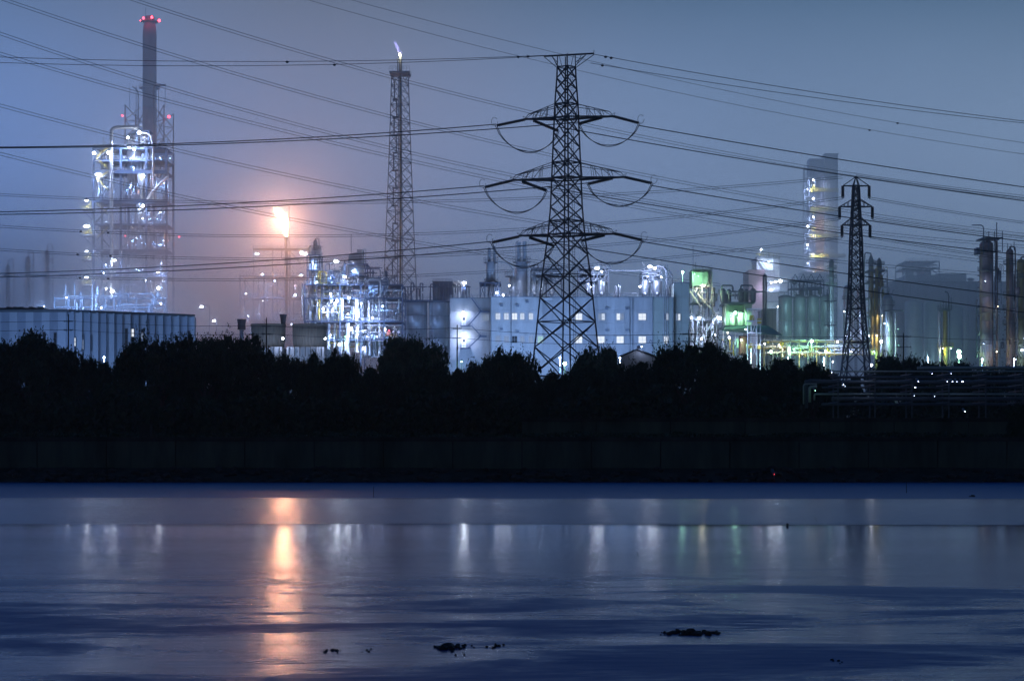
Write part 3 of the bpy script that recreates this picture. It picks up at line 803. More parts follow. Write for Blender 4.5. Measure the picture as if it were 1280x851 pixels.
for i in range(3):
    hk = HOOK[i]; nm = names[i]
    for j, (src, hook, txt, ex) in enumerate(((LEFT[i][0], hk[0], f"dark conductor running left from the outer tip of the big pylon's {nm} left arm", -90),
                                        (LEFT[i][1], hk[2], f'dark conductor running left from the right {nm} arm, passing behind the big pylon', -90),
                                        (RIGHT[i][0], hk[1], f'dark conductor running right from the left {nm} arm, passing behind the big pylon', 1370),
                                        (RIGHT[i][1], hk[3], f"dark conductor running right from the outer tip of the big pylon's {nm} right arm", 1370))):
        pts = list(src)
        # carry on past the frame along the end slope
        if ex < 0: s_ = (pts[1][1] - pts[0][1]) / (pts[1][0] - pts[0][0]); pts = [(ex, pts[0][1] + s_ * ex)] + pts + [(hook[0], hook[1])]
        else: s_ = (pts[-1][1] - pts[-2][1]) / (pts[-1][0] - pts[-2][0]); pts = [(hook[0], hook[1])] + [p for p in pts if p[0] > hook[0] + 6] + [(ex, pts[-1][1] + s_ * (ex - 1280))]
        line(pts, txt, 'conductors of the big pylon', .105, 0, hook[2] if ex > 0 else 412, 425 if ex > 0 else hook[2])
g_ = 'earth wires of the big pylon'
line([(-90, 68), (90, 73.5), (320, 77), (487, 76.5), (600, 74), (681, 69.5)], 'upper of the two thin earth wires running left from the pylon top', g_, .06, 0, 415, dots=(359, 648, 660))
line([(-90, 75), (0, 78), (320, 82.5), (487, 79), (650, 73), (684, 70)], 'lower of the two thin earth wires running left from the pylon top', g_, .06, 0, 417, dots=(418,))
line([(742, 68), (757, 71), (800, 79.5), (970, 107.5), (1120, 131), (1280, 151), (1370, 162)], 'upper of the two thin earth wires running right from the pylon top', g_, .065, 0, 412, dots=(757, 764))
line([(738, 79), (800, 87), (970, 115.5), (1120, 136), (1280, 153.5), (1370, 163)], 'lower of the two thin earth wires running right from the pylon top', g_, .06, 0, 418, dots=(753,))
g_ = 'paired lines of the far route'
for pts, label, d in [
    ([(-90, -92), (165, 0), (320, 47), (487, 95), (650, 137), (728, 155), (970, 204), (1067, 221), (1280, 246), (1370, 255)], 'highest slanting pair of pale lines, crossing behind the pylon top arm', (334,)),
    ([(-90, -34), (5, 0), (180, 55), (330, 100), (487, 145), (650, 185), (760, 212), (970, 251), (1053, 264), (1224, 287), (1370, 303)], 'second slanting pair of pale lines from the top left corner', (334,)),
    ([(-90, 10), (0, 48), (180, 106), (320, 147), (487, 190), (640, 219), (743, 237), (970, 269), (1050, 281), (1224, 300), (1370, 314)], 'third slanting pair of pale lines, crossing the red-topped chimney at mid height', (336,)),
    ([(-90, 40), (0, 70), (65, 88), (195, 122), (320, 153), (487, 193), (602, 220), (740, 248), (850, 270), (970, 295), (1050, 307), (1224, 327), (1370, 342)], 'fourth slanting pair of pale lines, just below the third over the chimney', (64,)),
    ([(-90, 107), (0, 130), (68, 149), (220, 187), (330, 213), (480, 243), (516, 250), (650, 274), (805, 299), (970, 317), (1050, 325), (1224, 340), (1370, 351)], 'fifth slanting pair of pale lines, passing behind the top of the process tower', (68, 406)),
    ([(-90, 169), (0, 191), (115, 218), (220, 243), (330, 267), (480, 296), (600, 318), (767, 342), (900, 356)], 'lowest slanting pair of pale lines, passing just over the large flame', (67, 274, 404))]:
    line(pts, label, g_, .06, .7, 475, 570, dots=())
g_ = 'thin wires at the top of the view'
line([(270, -34), (390, 0), (487, 27), (650, 71), (725, 89), (970, 140), (1087, 164), (1280, 193), (1370, 205)], 'lower hair-thin wire sloping from the top edge over the small blue flame', g_, .055, 0, 520, dots=(1087,))
line([(340, -28), (455, 0), (560, 29), (650, 53), (735, 75), (821, 96), (970, 127), (1122, 156), (1280, 180), (1370, 191)], 'upper hair-thin wire sloping from the top edge towards the pylon top', g_, .055, 0, 520, dots=(1122,))
g_ = 'level lines to the smaller pylon'
for pts, label, dd in [
    ([(-90, 238), (0, 243), (108, 250), (320, 253.5), (515, 253), (650, 248), (740, 243), (970, 229.5), (1053.5, 221.5)], 'highest level line meeting the peak of the smaller pylon from the left', (108,)),
    ([(-90, 276), (0, 284), (120, 291), (220, 294), (320, 296), (515, 293), (650, 286.5), (740, 279), (850, 270), (970, 258), (1053.5, 247.5)], 'level line meeting the top left insulator of the smaller pylon', (101, 135)),
    ([(-90, 305), (0, 314), (120, 321), (320, 324.5), (519, 321), (648, 314), (733, 307.5), (805, 298.5), (970, 283), (1049.5, 273.5)], 'level line meeting the middle left insulator of the smaller pylon', (97, 138)),
    ([(-90, 338), (0, 343), (120, 347), (320, 350), (515, 344.5), (650, 337), (740, 331), (865, 321), (970, 307), (1052.5, 296.5)], 'level line meeting the lowest left insulator of the smaller pylon', (100, 135))]:
    line(pts, label, g_, .055, .5, 500, 480, dots=dd)
g_ = 'lines from the smaller pylon to the right'
for pts, label in [
    ([(1070, 220), (1150, 232), (1280, 248), (1370, 258)], 'thin line leaving the peak of the smaller pylon to the right'),
    ([(1086.5, 247.5), (1150, 259), (1280, 278), (1370, 290)], 'line leaving the top right insulator of the smaller pylon'),
    ([(1090.5, 273.5), (1150, 282), (1280, 297), (1370, 306)], 'line leaving the middle right insulator of the smaller pylon'),
    ([(1087.5, 296.5), (1130, 303), (1224, 319), (1280, 327), (1370, 339)], 'line leaving the lowest right insulator of the smaller pylon')]:
    line(pts, label, g_, .06, .45, 480, 520)

# ================================================================== LEFT WORKS
# ---- warehouse
def warehouse():
    D = 430; Cx = lambda x, d: 640 + (x - 640) * (D + d) / D
    Cy = lambda y, d: HZ - (HZ - y) * (D + d) / D
    b = T('warehouse', 'long pale warehouse with light and dark cladding stripes on the left', 'warehouse', 60, D)
    xs = [-160 + i * 10.1 for i in range(41)]
    def top(x): return 388.0 if x <= 85 else 388 + (x - 85) * 6 / 158
    def dep(x): return 0 if x <= 85 else (x - 85) * .16
    xs = [x for x in xs if x < 238] + [243]
    win = {93: (422, 438, WIN2), 103: (418, 437, WIN3), 113: (419, 438, None), 121: (419, 437, WIN2), 131: (417, 437, None), 150: (412, 432, None), 158: (411, 432, None), 166: (411, 426, WIN2), 55: (415, 434, None), 69: (416, 436, None), 41: (414, 432, WIN3), 178: (412, 424, WIN3), 236: (414, 428, None)}
    for i, (x0, x1) in enumerate(zip(xs[:-1], xs[1:])):
        xm = (x0 + x1) / 2; d = dep(xm)
        p = b.box('wall_panel', Cx(x0, d) + .05, Cy(top(xm) + 1.4, d), Cx(x1, d) - .05, 560, d - (.03 if i % 2 else 0), d + .6, CWH if i % 2 else CWD)
    b.box('backing', -160, 391, 85, 560, .7, 24, CWD); b.box('backing', Cx(85, 26), Cy(396, 26), Cx(242.5, 26), 560, 26, 29, CWD)
    e = b.pipe('eaves', [(-160, 387.6, -.3), (85, 387.6, -.3), (Cx(243.5, 25), Cy(393.8, 25), 25)], .9, ROOF, 0, seg=4)
    bm = bmesh.new()
    q = [b.L(*p) for p in ((-160, 387.4, -.2), (85, 387.4, -.2), (Cx(243.5, 25), Cy(393.6, 25), 25), (Cx(243.5, 30), Cy(393.4, 30), 30), (-160, Cy(387, 30), 30))]
    f = bm.faces.new([bm.verts.new(v) for v in q]); r_ = bmesh.ops.extrude_face_region(bm, geom=[f])
    for v in r_['geom']:
        if isinstance(v, bmesh.types.BMVert): v.co.z -= .5
    b.mesh('roof', bm, ROOF)
    b.bar('flue', (85, 395, -.3), (85, 389, -.3), .7, ROOF)
    for x, (y0, y1, m) in win.items():
        d = dep(x) - .1; y0 = Cy(y0, d); y1 = Cy(y1, d); x = Cx(x, d)
        w = b.box('window', x - 1.9, y0 - .8, x + 1.9, y1 + .8, d - .06, d + .1, ROOF)
        n = 3
        for j in range(n):
            ya = y0 + (y1 - y0) * j / n + .3; yb = y0 + (y1 - y0) * (j + 1) / n - .3
            lit = m if (m and (j + int(x)) % 3 != 0) or m is WIN2 and j == 1 else DARKG
            b.box('pane', x - 1.4, ya, x + 1.4, yb, d - .1, d - .05, lit, w)
    # rooftop monitor
    r2 = b.box('roof_monitor', -120, 384.2, 52, 388.6, 1, 11, ROOF)
    for x in (5, 13, 20, 33, 44): b.box('vent', x, 382.6, x + 4.5, 384.1, 2, 5, PDARK, r2)
    return b
warehouse()

# ---- tall process tower
b = T('process_tower', 'tall open steel process tower crowned by a bright vessel, half sunk in steam', 'process tower', 167, 640)
rg = random.Random(11); TW = b; b.boost = 2.2
cols = [117, 151, 183, 208]; rowsT = [186, 201, 215, 252, 281, 313, 345, 378, 410, 440, 548]
frame(b, cols, rowsT, (0, 13), FRAME, 2.5, True, rg, .0, True, YEL if False else STEEL)
for x0, y0, x1, y1 in ((119, 250, 138, 232), (119, 279, 138, 257), (139, 311, 119, 288), (139, 343, 119, 318), (184, 251, 207, 222), (172, 254, 184, 279), (184, 279, 206, 258), (152, 311, 184, 284), (152, 341, 184, 316), (184, 341, 207, 318), (119, 374, 138, 350), (184, 374, 207, 350)):
    b.bar('brace', (x0, y0, -.1), (x1, y1, -.1), 1.8, STEEL if x0 < 150 else ALU)
b.box('girder', 117, 213, 209, 217.5, -.7, -.25, FRAME); b.box('girder', 130, 250, 209, 255, -.7, -.25, FRAME)
b.pipe('riser_pipe', [(140.5, 548, -1.5), (140.5, 163, -1.5), (146, 160.2, -1.5), (172, 160.2, -1.5), (176, 166, 4)], 2.3, PIPE, 9, seg=12)
b.pipe('riser_pipe', [(176, 166, -1), (188, 168, -1), (192, 182, -1), (192, 250, -1)], 1.1, PIPE, 10)
b.pipe('riser_pipe', [(172, 170, 1), (184, 171, 1), (188, 186, 1), (188, 330, 1)], .8, ALU, 8)
b.lathe('reactor', 162, 8, [(3, 250), (8.5, 240), (9.5, 232), (9.5, 168), (8, 164), (3, 162)], ALU)
b.lathe('drum', 175, 6, [(2, 186), (4, 184), (4, 167), (1.5, 165)], WHITE, seg=14)
b.lathe('cyclone', 177, -.5, [(1.2, 250), (1.6, 240), (5.2, 224), (5.2, 219), (2, 217)], ALU, seg=18)
b.lathe('cyclone', 174, 0, [(1.6, 286), (2, 276), (4, 262), (4, 256), (2, 254)], ALU, seg=16)
b.pipe('transfer_line', [(185, 250, -2), (196, 236, -2), (211, 222, -2)], 1.7, WHITE, 3)
b.lathe('vessel', 130, 6, [(2, 214), (5, 212), (5, 190), (2, 188)], PIPE, seg=14)
b.box('rooftop_cage', 170, 163, 187, 164.6, -.6, 6, FRAME)
for x in (171, 186): b.bar('column', (x, 186, -.4), (x, 163, -.4), 1.3, FRAME)
b.rail([(118, 185, -.6), (208, 185, -.6)], 4, STEEL)
for x, y in ((128, 184), (126, 179), (200, 184), (207, 182), (213, 184)): b.bar('vent_pipe', (x, y, 4), (x, y - 9, 4), .9, PIPE, None, 'tube')
clutter(b, rg, 153, 188, 182, 250, 1, 11, 46, None, 1.2); clutter(b, rg, 186, 188, 207, 250, 1, 11, 34, [PDARK, PIPE, STEEL, ALU], 1.0)
clutter(b, rg, 153, 256, 184, 312, 0, 14, 40, [PIPE, WHITE, ALU], 1.0); clutter(b, rg, 186, 256, 207, 312, 1, 11, 34, [ALU, PDARK, PIPE], 1.0)
clutter(b, rg, 119, 190, 138, 250, 1, 14, 16); clutter(b, rg, 120, 316, 207, 440, 0, 11, 60, None, 1.1)
for i, (y0, y1) in enumerate(((214, 201), (200, 187), (240, 226), (226, 218), (270, 257), (300, 287))):   # zig-zag stairs with yellow rails
    xa, xb = (122, 136) if i % 2 else (136, 122)
    st = b.bar('stair_flight', (xa, y1 + (y0 - y1), -1.2), (xb, y1, -1.2), .9, STEEL)
    b.bar('stair_rail', (xa, y0 - 3, -1.5), (xb, y1 - 3, -1.5), .45, YEL, st); b.bar('stair_rail', (xa, y0 - 1.6, -1.5), (xb, y1 - 1.6, -1.5), .35, YEL, st)
for y in (262, 294, 325, 356, 388):           # landings bracketed off the left side
    d = b.box('landing', 103.5, y, 117, y + 1.2, -2, 3, STEEL)
    b.bar('bracket', (104, y + 1, 0), (117, y + 15, 0), .7, FRAME, d)
    b.rail([(104, y, -2), (116, y, -2)], 3.2, YEL, d); b.bar('stair_rail', (108, y - .5, -2.1), (116, y - 8, -2.1), .5, YEL, d)
for px, py, dy, W_, wd in ((163, 186, -2.5, 9000, 1.5), (169.5, 189, -2.5, 7000, 1.2), (138, 192.5, -2.6, 4000, 1.1), (119.5, 193, -2.6, 1200, .9), (125, 219.5, -2.6, 5200, 2.3),
                           (181, 221, -2.6, 3000, .9), (110.5, 252, -2.8, 3000, 2.2), (110.5, 284, -2.8, 3000, 2), (110.5, 315, -2.8, 3000, 2), (110.5, 347.5, -2.8, 3000, 1.9),
                           (145, 326.5, -2.8, 5000, 2.2), (199.5, 341, -2.8, 5000, 1.8), (180.5, 259, -2.8, 3000, .8), (162, 174, -3, 7000, 1), (176, 168, -3, 6000, 1), (143, 365, -3, 4000, 1.2), (135, 362, -3, 1500, 1), (200, 361, -3, 3000, 1)):
    b.lamp(px, py, dy, 'w', W_, .62, wd)
for px, py in ((162, 230), (176, 272), (168, 296), (165, 208), (200, 226), (198, 264), (202, 300), (128, 232), (130, 276), (198, 196), (168, 335), (200, 328), (130, 330)): b.lamp(px, py, 3, 'b', 5200, .28)  # blue fill lamps added inside the frame to light its pipework
b.lamp(224, 296, 0, 'r', 300, .6); b.lamp(158, 296, -2, 'r', 60, .35)

# ---- chimney with its braced support behind the tower
b = T('chimney', 'tall chimney with dark red banding and red warning lamps beside the process tower', 'chimney', 187, 1020)
half_c = interp([(22, 5.2), (27, 6.4), (33, 7.6), (42, 8.6), (245, 8.9), (548, 10)])
for y0, y1, m in ((22, 76, CHIR), (76, 135, CHIM), (135, 190, CHIR), (190, 260, CHIM), (260, 548, CHIM)):
    ys = [y0] + [y for y in (27, 33, 42) if y0 < y < y1] + [y1]
    b.lathe('shaft_band', 187, 0, [(half_c(y) + (.04 if m is CHIR else 0), y) for y in ys[::-1]], m)
b.cyl('rim', 187, 20.6, 22.4, 5.6, 0, CHIM)
b.bar('lightning_rod', (182, 21, 0), (182, 10, 0), .4, PDARK)
b.ring_deck(187, 27, 11, 0, RUST, RUST, hh=3)
b.ring_deck(187, 110, 13, 0, CHIM, CHIM, hh=3)
half_s = lambda y: 24 if y < 150 else 24 + (y - 150) * .01
for sx in (-1, 1):
    for dyy in (-14, 14):
        b.bar('support_leg', (187 + sx * 24, 548, dyy), (187 + sx * 24, 137, dyy), 1.2, RUST)
        for y0, y1 in ((155, 137), (178, 155), (200, 178), (222, 200)):
            b.bar('support_brace', (187 + sx * 24, y1, dyy), (187 + sx * 9, y0, dyy * .4), .8, RUST); b.bar('support_brace', (187 + sx * 24, y0, dyy), (187 + sx * 9, y1, dyy * .4), .8, RUST)
            b.bar('support_girt', (187 + sx * 24, y0, dyy), (187 + sx * 9, y0, dyy * .4), .8, RUST)
    b.bar('support_mast', (187 + sx * 14, 160, -6), (187 + sx * 14, 110, -6), .7, CHIM); b.bar('support_mast', (187 + sx * 22, 137, -6), (187 + sx * 22, 111, -6), .45, CHIM)
b.pipe('flue_pipe', [(196.5, 250, -9), (196.5, 111, -9), (205, 110.5, -9), (211, 110.5, -9)], 1.3, RUST, 3)
b.pipe('flue_pipe', [(177, 250, -9), (177, 118, -9), (170, 112, -9)], .7, CHIM, 4)
for px, py in ((175.6, 26), (199, 26), (181.5, 25.5), (192, 24.5)): b.lamp(px, py, -5 if 178 < px < 195 else 0, 'r', 700, .95, .9)
for px, py in ((160, 150.5), (217.5, 152)): b.lamp(px, py, -15, 'r', 1400, 1.1)
b.lamp(196, 228, -13, 'r', 1500, .25); b.lamp(194, 172, -13, 'r', 900, .2)

# ---- slim columns far left in the steam
for i, (px, top, r_, D, lab) in enumerate(((10, 331, 2.6, 850, 'slim faint column with a hooked pipe at the far left in the steam'), (35, 320, 3.4, 880, 'taller slim faint column second from the left edge in the steam'), (59, 312, 3, 870, 'slim faint column nearest the process tower in the steam'))):
    b = T('distillation_column', lab, 'column', px, D, 'faint slim columns in the steam')
    b.lathe('shell', px, 0, [(r_, 548), (r_, top + 3), (r_ * .6, top + 1), (r_ * .2, top)], ALU)
    b.pipe('overhead_pipe', [(px, top, 0), (px, top - 6, 0), (px + 5, top - 8, 0), (px + 7, top - 2, 0), (px + 7, 548, 0)], .7, PIPE, 4)
    for y in (top + 14, top + 38, top + 62): b.ring_deck(px, y, r_ + 2.6, 0, hh=3)
    b.ladder(px - r_ - .8, top + 2, 440, -1, PIPE)
# ---- low pipe yard between tower and warehouse
b = T('pipe_yard', 'low tangle of lit pipework at the foot of the process tower', 'pipework', 150, 590); rg = random.Random(5); b.boost = 13
for x in (68, 85, 100, 115, 132, 150, 170, 190, 206): b.bar('post', (x, 548, 0), (x, 372 - (x * 7) % 11, 0), 1.0, PDARK)
for y in (373, 384, 396): b.drum('header', 68, 208, y, .8, 0, PDARK)
clutter(b, rg, 74, 352, 206, 440, -3, 8, 110, [PIPE, ALU, PDARK, STEEL], .9, .2)
for px, py, W_, wd in ((88, 373.5, 2500, 1.3), (112, 393, 2500, .7), (165, 395, 2500, .7), (134, 343, 1500, 1), (131, 386, 2500, .8), (205, 381, 2500, .5), (60, 384, 2000, .4), (186, 352, 1500, .4), (40, 396, 2000, .4)): b.lamp(px, py, -5, 'b', W_, .36, wd, off=(0, -6, 1), aim=60)  # blue lamps, some of them added to light the steam
# ---- street lamps
for px, py, x2, lab in ((252, 383.5, 256, 'tilted street lamp above the warehouse right end, the higher of two'), (267.5, 401, 265, 'street lamp low beside the left cooling tower, the lower of two'), (328, 343, 324, 'slim street lamp in the steam above the left cooling tower')):
    b = T('street_lamp', lab, 'street lamp', px, 600, 'street lamps in the steam')
    b.bar('pole', (x2 + 6, 548, 0), (x2 + 6, py - 2, 0), .8, STEEL, None, 'tube'); b.bar('arm', (x2 + 6, py - 2, 0), (px, py - 1.4, 0), .7, STEEL)
    b.lamp(px, py, 0, 'w', 1500 if py > 350 else 700, .42, 1.6)

# ---- cooling towers
for x0, x1, xb0, xb1, y0, lab in ((308, 352.5, 312.5, 350, 403.5, 'ribbed brown cooling tower cell, first of two, set behind a utility pole'), (360.5, 405, 362, 403, 403.5, 'ribbed brown cooling tower cell beside the process plant, second of two')):
    xc = (x0 + x1) / 2; b = T('cooling_tower', lab, 'cooling tower', xc, 470, 'pair of cooling towers'); k = b.k
    R = (x1 - x0) / 2; N = 34
    b.lathe('shell', xc, 8, [((xb1 - xb0) / 2 - .4, 434), (R * .93, 422), (R - 1.1, 404)], RIB, seg=N)
    bm = bmesh.new(); add_lathe(bm, [((R + .2) * k, b.L(0, 405.4).z), ((R + .2) * k, b.L(0, 403).z), ((R - 1.6) * k, b.L(0, 403).z), ((R - 1.6) * k, b.L(0, 405.4).z)], b.L(xc, 0).x, 8, N); b.mesh('rim', bm, RIB)
    for i in range(N):
        a = 2 * math.pi * (i + .5) / N
        if math.sin(a) > .35: continue
        ps = [Vector((b.L(xc, 0).x + rr_ * k * math.cos(a), 8 + rr_ * k * math.sin(a), b.L(0, y).z)) for rr_, y in (((xb1 - xb0) / 2 - .2, 434), (R * .935, 422), (R - .9, 404))]
        bm = bmesh.new(); add_tube(bm, ps, .11, 4); b.mesh('rib', bm, RIB)
    b.box('basin', xc - R - 1, 434, xc + R + 1, 446, -2, 18, CONC)
    for x in np.linspace(xc - R + 2, xc + R - 2, 7): b.bar('post', (x, 446, -2.2), (x, 434, -2.2), .8, CONCD)
    b.box('base', xc - R - 2, 446, xc + R + 2, 548, -2.5, 18.5, CONC)
    b.lamp(xc + R + 3, 424, -3, 'w', 2200, .3)
b = T('fan_stack', 'small dark fan stack poking up between the two cooling towers', 'fan stack', 354, 492)
b.lathe('drum', 354, 0, [(3, 405), (3.4, 399), (4.4, 394)], ROOF); b.cyl('column', 354, 405, 548, 1.6, 0, STEEL); b.cyl('cap', 354, 393, 394, 4.6, 0, ROOF)
b = T('fan_stack', 'small dark fan stack to the left of the left cooling tower', 'fan stack', 297, 492)
b.lathe('drum', 302, 0, [(5, 412), (5, 404), (5.5, 400)], ROOF); b.cyl('column', 302, 412, 548, 2.5, 0, STEEL); b.cyl('cap', 302, 399, 400, 5.8, 0, ROOF)

# ---- flare stack, gantry and the large flame
b = T('flare_stack', 'flare stack with a gantry, its foot lost in steam under the large flame', 'flare stack', 359, 640)
b.cyl('riser', 357.5, 299, 548, 1.7, 0, STEEL); b.lathe('burner_tip', 357.5, 0, [(1.7, 300), (2.4, 298.5), (2.2, 296)], PDARK, seg=14)
b.bar('rod', (361.3, 345, 0), (361.3, 258, 0), .7, PDARK)
b.box('gantry', 316.5, 310.5, 386, 313, -1, 1.5, PDARK)
for x in (317, 341, 359.8, 362.5, 384): b.bar('post', (x, 548, 0), (x, 312, 0), 1.0 if x != 341 else .8, PDARK if x > 330 else PIPE)
for a_, c_ in (((362, 313), (376, 330)), ((352, 313), (352, 322)), ((357, 313), (357, 322)), ((352, 322), (357, 322))): b.bar('brace', (*a_, 0), (*c_, 0), .7, PDARK)
b.rail([(317, 310.5, -1), (385, 310.5, -1)], 3, PDARK)
for px, py in ((322, 318), (382, 318)): b.lamp(px, py, -1.5, 'w', 2600, .55, 2)
def flame_mat(name, core, edge, s0, s1, clear=False):
    m = bpy.data.materials.new(name); m.use_nodes = True; n = m.node_tree.nodes; l = m.node_tree.links; n.clear()
    o_ = n.new('ShaderNodeOutputMaterial'); e = n.new('ShaderNodeEmission'); w = n.new('ShaderNodeLayerWeight'); w.inputs[0].default_value = .5
    r_ = n.new('ShaderNodeValToRGB'); r_.color_ramp.elements[0].color = (*core, 1); r_.color_ramp.elements[1].color = (*edge, 1)
    r_.color_ramp.elements[0].position = .35; r_.color_ramp.elements[1].position = .95
    q = n.new('ShaderNodeMapRange'); q.inputs[1].default_value = .3; q.inputs[2].default_value = 1; q.inputs[3].default_value = s0; q.inputs[4].default_value = s1
    l.new(w.outputs['Facing'], r_.inputs[0]); l.new(r_.outputs[0], e.inputs[0]); l.new(w.outputs['Facing'], q.inputs[0]); l.new(q.outputs[0], e.inputs[1])
    if clear:
        t = n.new('ShaderNodeBsdfTransparent'); x = n.new('ShaderNodeAddShader'); l.new(e.outputs[0], x.inputs[0]); l.new(t.outputs[0], x.inputs[1]); l.new(x.outputs[0], o_.inputs[0])
    else: l.new(e.outputs[0], o_.inputs[0])
    m.cycles.emission_sampling = 'AUTO'; return m
def flame(label, path, D, m, W_, col, seed, lr=2.0, z=None):
    k = D / F; r0 = random.Random(seed); base = P(path[0][0], path[0][1], D)
    bm = bmesh.new(); pts = []; rs = []
    n = 26
    for i in range(n + 1):
        t = i / n * (len(path) - 1); j = min(int(t), len(path) - 2); f = t - j
        f2 = f * f * (3 - 2 * f)
        px = path[j][0] * (1 - f) + path[j + 1][0] * f; py = path[j][1] * (1 - f) + path[j + 1][1] * f; r_ = path[j][2] * (1 - f2) + path[j + 1][2] * f2
        pts.append(P(px, py, D) - base); rs.append(max(.02, r_ * k))
    add_tube(bm, pts, rs, 18)
    for v in bm.verts:
        q = v.co / k
        v.co.x += k * (1.0 * math.sin(q.z * .55 + q.y * .4) + .55 * math.sin(q.z * 1.5 + 2 + q.x)); v.co.y += k * .8 * math.sin(q.z * .8 + 1)
        v.co += Vector((r0.uniform(-1, 1), r0.uniform(-1, 1), r0.uniform(-1, 1))) * k * .4
    for q in range(16):      # licks torn off the edges
        i = r0.randrange(n // 3, n - 1); p = pts[i] + Vector((r0.choice((-1, -1, 1)) * rs[i] * .8, r0.uniform(-.6, .6) * rs[i], 0)); u = Vector((r0.uniform(-.9, -.1), r0.uniform(-.2, .2), r0.uniform(.7, 1.5))) * k * 5.2
        add_tube(bm, [p - u * .3, p + u * .25, p + u * .65 + Vector((k * .6, 0, 0)), p + u], [rs[i] * .35, rs[i] * .42, rs[i] * .2, .02], 8)
    bmesh.ops.smooth_vert(bm, verts=bm.verts, factor=.4, use_axis_x=True, use_axis_y=True, use_axis_z=True)
    o = bpy.data.objects.new('flame', new_mesh('flame', bm, m)); COL.objects.link(o); o.location = base; tag(o, label, 'flame', None, 'thing')
    if W_:
        ld = bpy.data.lights.new('flame_light', 'POINT'); ld.energy = W_; ld.color = col; ld.shadow_soft_size = lr
        lo = bpy.data.objects.new('flame_light', ld); COL.objects.link(lo); i = len(path) // 2
        lo.location = P(path[i][0] - 2.5, path[i][1] - 2, D) + Vector((0, 3.5, 0))
flame('large white and orange flame burning from the flare stack above the steam', [(357.5, 297, 1.6), (357, 291, 3), (356.5, 284, 3.6), (355, 277, 5.2), (352, 270, 6.2), (348, 264.5, 4.4), (344, 260, 1.0)], 640,
      flame_mat('flame bright', (1, .70, .34), (1, .34, .07), 6.2, .0, True), 48000, (1.0, .42, .24), 3)

# ---- lattice flare tower
b = T('flare_tower', 'tall slim blue-grey lattice flare tower with railed top platform and small flame', 'flare tower', 500, 600)
halfF = interp([(92, 10.5), (150, 12.3), (200, 14), (300, 18), (400, 22.5), (440, 24.5), (548, 29)])
rowsF = [95, 107, 119, 131, 143, 155, 167, 179, 191, 204, 218, 233, 248, 264, 281, 299, 318, 338, 359, 381, 405, 431, 460, 500, 546]
ptF = lattice(b, halfF, rowsF, 500, rad(12), STEEL, 1.0, .6, horiz=rowsF[1::2])
b.cyl('riser_pipe', 500.5, 71, 548, 1.3, 0, YELD); b.lathe('burner_tip', 500.5, 0, [(1.5, 92), (2, 90), (2, 71.5), (2.4, 70.5), (1.6, 69)], STEEL, seg=12)
b.cyl('steam_pipe', 497.5, 74, 92, .7, -1, STEEL, None, 'tube')
d = b.box('platform', 487.5, 92, 513, 93.4, -4, 4, STEEL)
for dyy in (-4, 4): b.rail([(487.5, 92, dyy), (513, 92, dyy)], 6, STEEL, d, step=4)
for x0, x1 in ((488, 492.5), (512.5, 508)):
    for dyy in (-2.5, 2.5): b.bar('bracket', (x0, 93.5, dyy), (x1, 101, dyy * .8), .8, STEEL)
px = 494
for i, y in enumerate(range(104, 430, 22)):
    s_ = (3 if i % 2 else 0) - (i * .25)
    l_ = b.bar('caged_ladder', (493.5 + s_, y + 22, -1.5), (493.5 + s_, y, -1.5), 1.5, STEEL); b.box('rest_platform', 491 + min(s_, 0), y + 21.4, 498, y + 22.4, -2.5, 0, STEEL)
flame('small bluish flame bending left from the tip of the lattice flare tower', [(500.5, 69, 1.5), (499.5, 65.5, 1.8), (497.5, 61, 1.5), (495, 56.5, .9), (493, 53, .3)], 600,
      flame_mat('flame faint', (.45, .40, 1), (.35, .30, .9), .20, .01, True), 0, (1, 1, 1), 4)
b.lamp(499.8, 68.2, -.4, 'y', 2600, .42)

# ---- centre process plant
b = T('process_plant', 'dense steel-framed process plant full of lit pipework right of the cooling towers', 'process plant', 430, 550); rg = random.Random(21); b.boost = .95
frame(b, [381, 402, 425, 451, 480, 503], [356, 373, 402, 425, 548], (0, 14), FRAME, 1.7, True, rg, .12, True, STEEL)
frame(b, [383, 399], [318, 337, 356], (2, 9), FRAME, 1.2, True, rg, .4); frame(b, [431, 459], [330, 345, 356], (1, 12), FRAME, 1.3, True, rg, .2)
b.lathe('column', 392, 5, [(2.6, 548), (2.6, 300), (1.6, 298), (.4, 297)], ALU); b.lathe('column', 385, 6, [(2.2, 548), (2.2, 307), (1, 305)], PIPE)
b.pipe('overhead_pipe', [(392, 298, 5), (392, 296, 5), (396, 295.5, 5), (397, 302, 5), (397, 356, 5)], .7, PIPE, 2)
for y in (308, 320): b.ring_deck(390, y, 5.5, 5, hh=3)
b.lathe('reactor', 443, 6, [(4, 352), (10, 349), (10, 318), (8, 315), (3, 313.5)], ALU)
b.box('house', 445, 310, 452, 330, 4, 9, STEEL); b.box('house', 459, 345, 484, 366, 4, 12, STEEL)
b.bar('mast', (436, 330, 8), (436, 289, 8), .7, PDARK); b.pipe('overhead_pipe', [(452, 330, 3), (452, 311, 3), (456, 309.5, 3), (456, 335, 3)], .6, PIPE, 2)
b.pipe('transfer_line', [(460, 356, -1.2), (460, 350, -1.2), (476, 350, -1.2), (476, 372, -1.2)], 1.2, PIPE, 5)
for x, r_, y0, y1, m in ((446, 3, 374, 440, WHITE), (452, 2.4, 372, 440, PIPE), (461, 2, 376, 444, PIPE), (468, 2.6, 378, 446, ALU), (474, 1.6, 370, 446, PIPE), (435, 2.4, 404, 444, PIPE), (428, 1.8, 374, 400, WHITE), (456, 1.2, 360, 446, PDARK), (464, 1, 360, 446, WHITE), (410, 2, 404, 440, PIPE), (418, 1.6, 404, 440, WHITE)):
    b.cyl('vertical_pipe', x, y0, y1, r_, rg.uniform(-.8, 5), m)
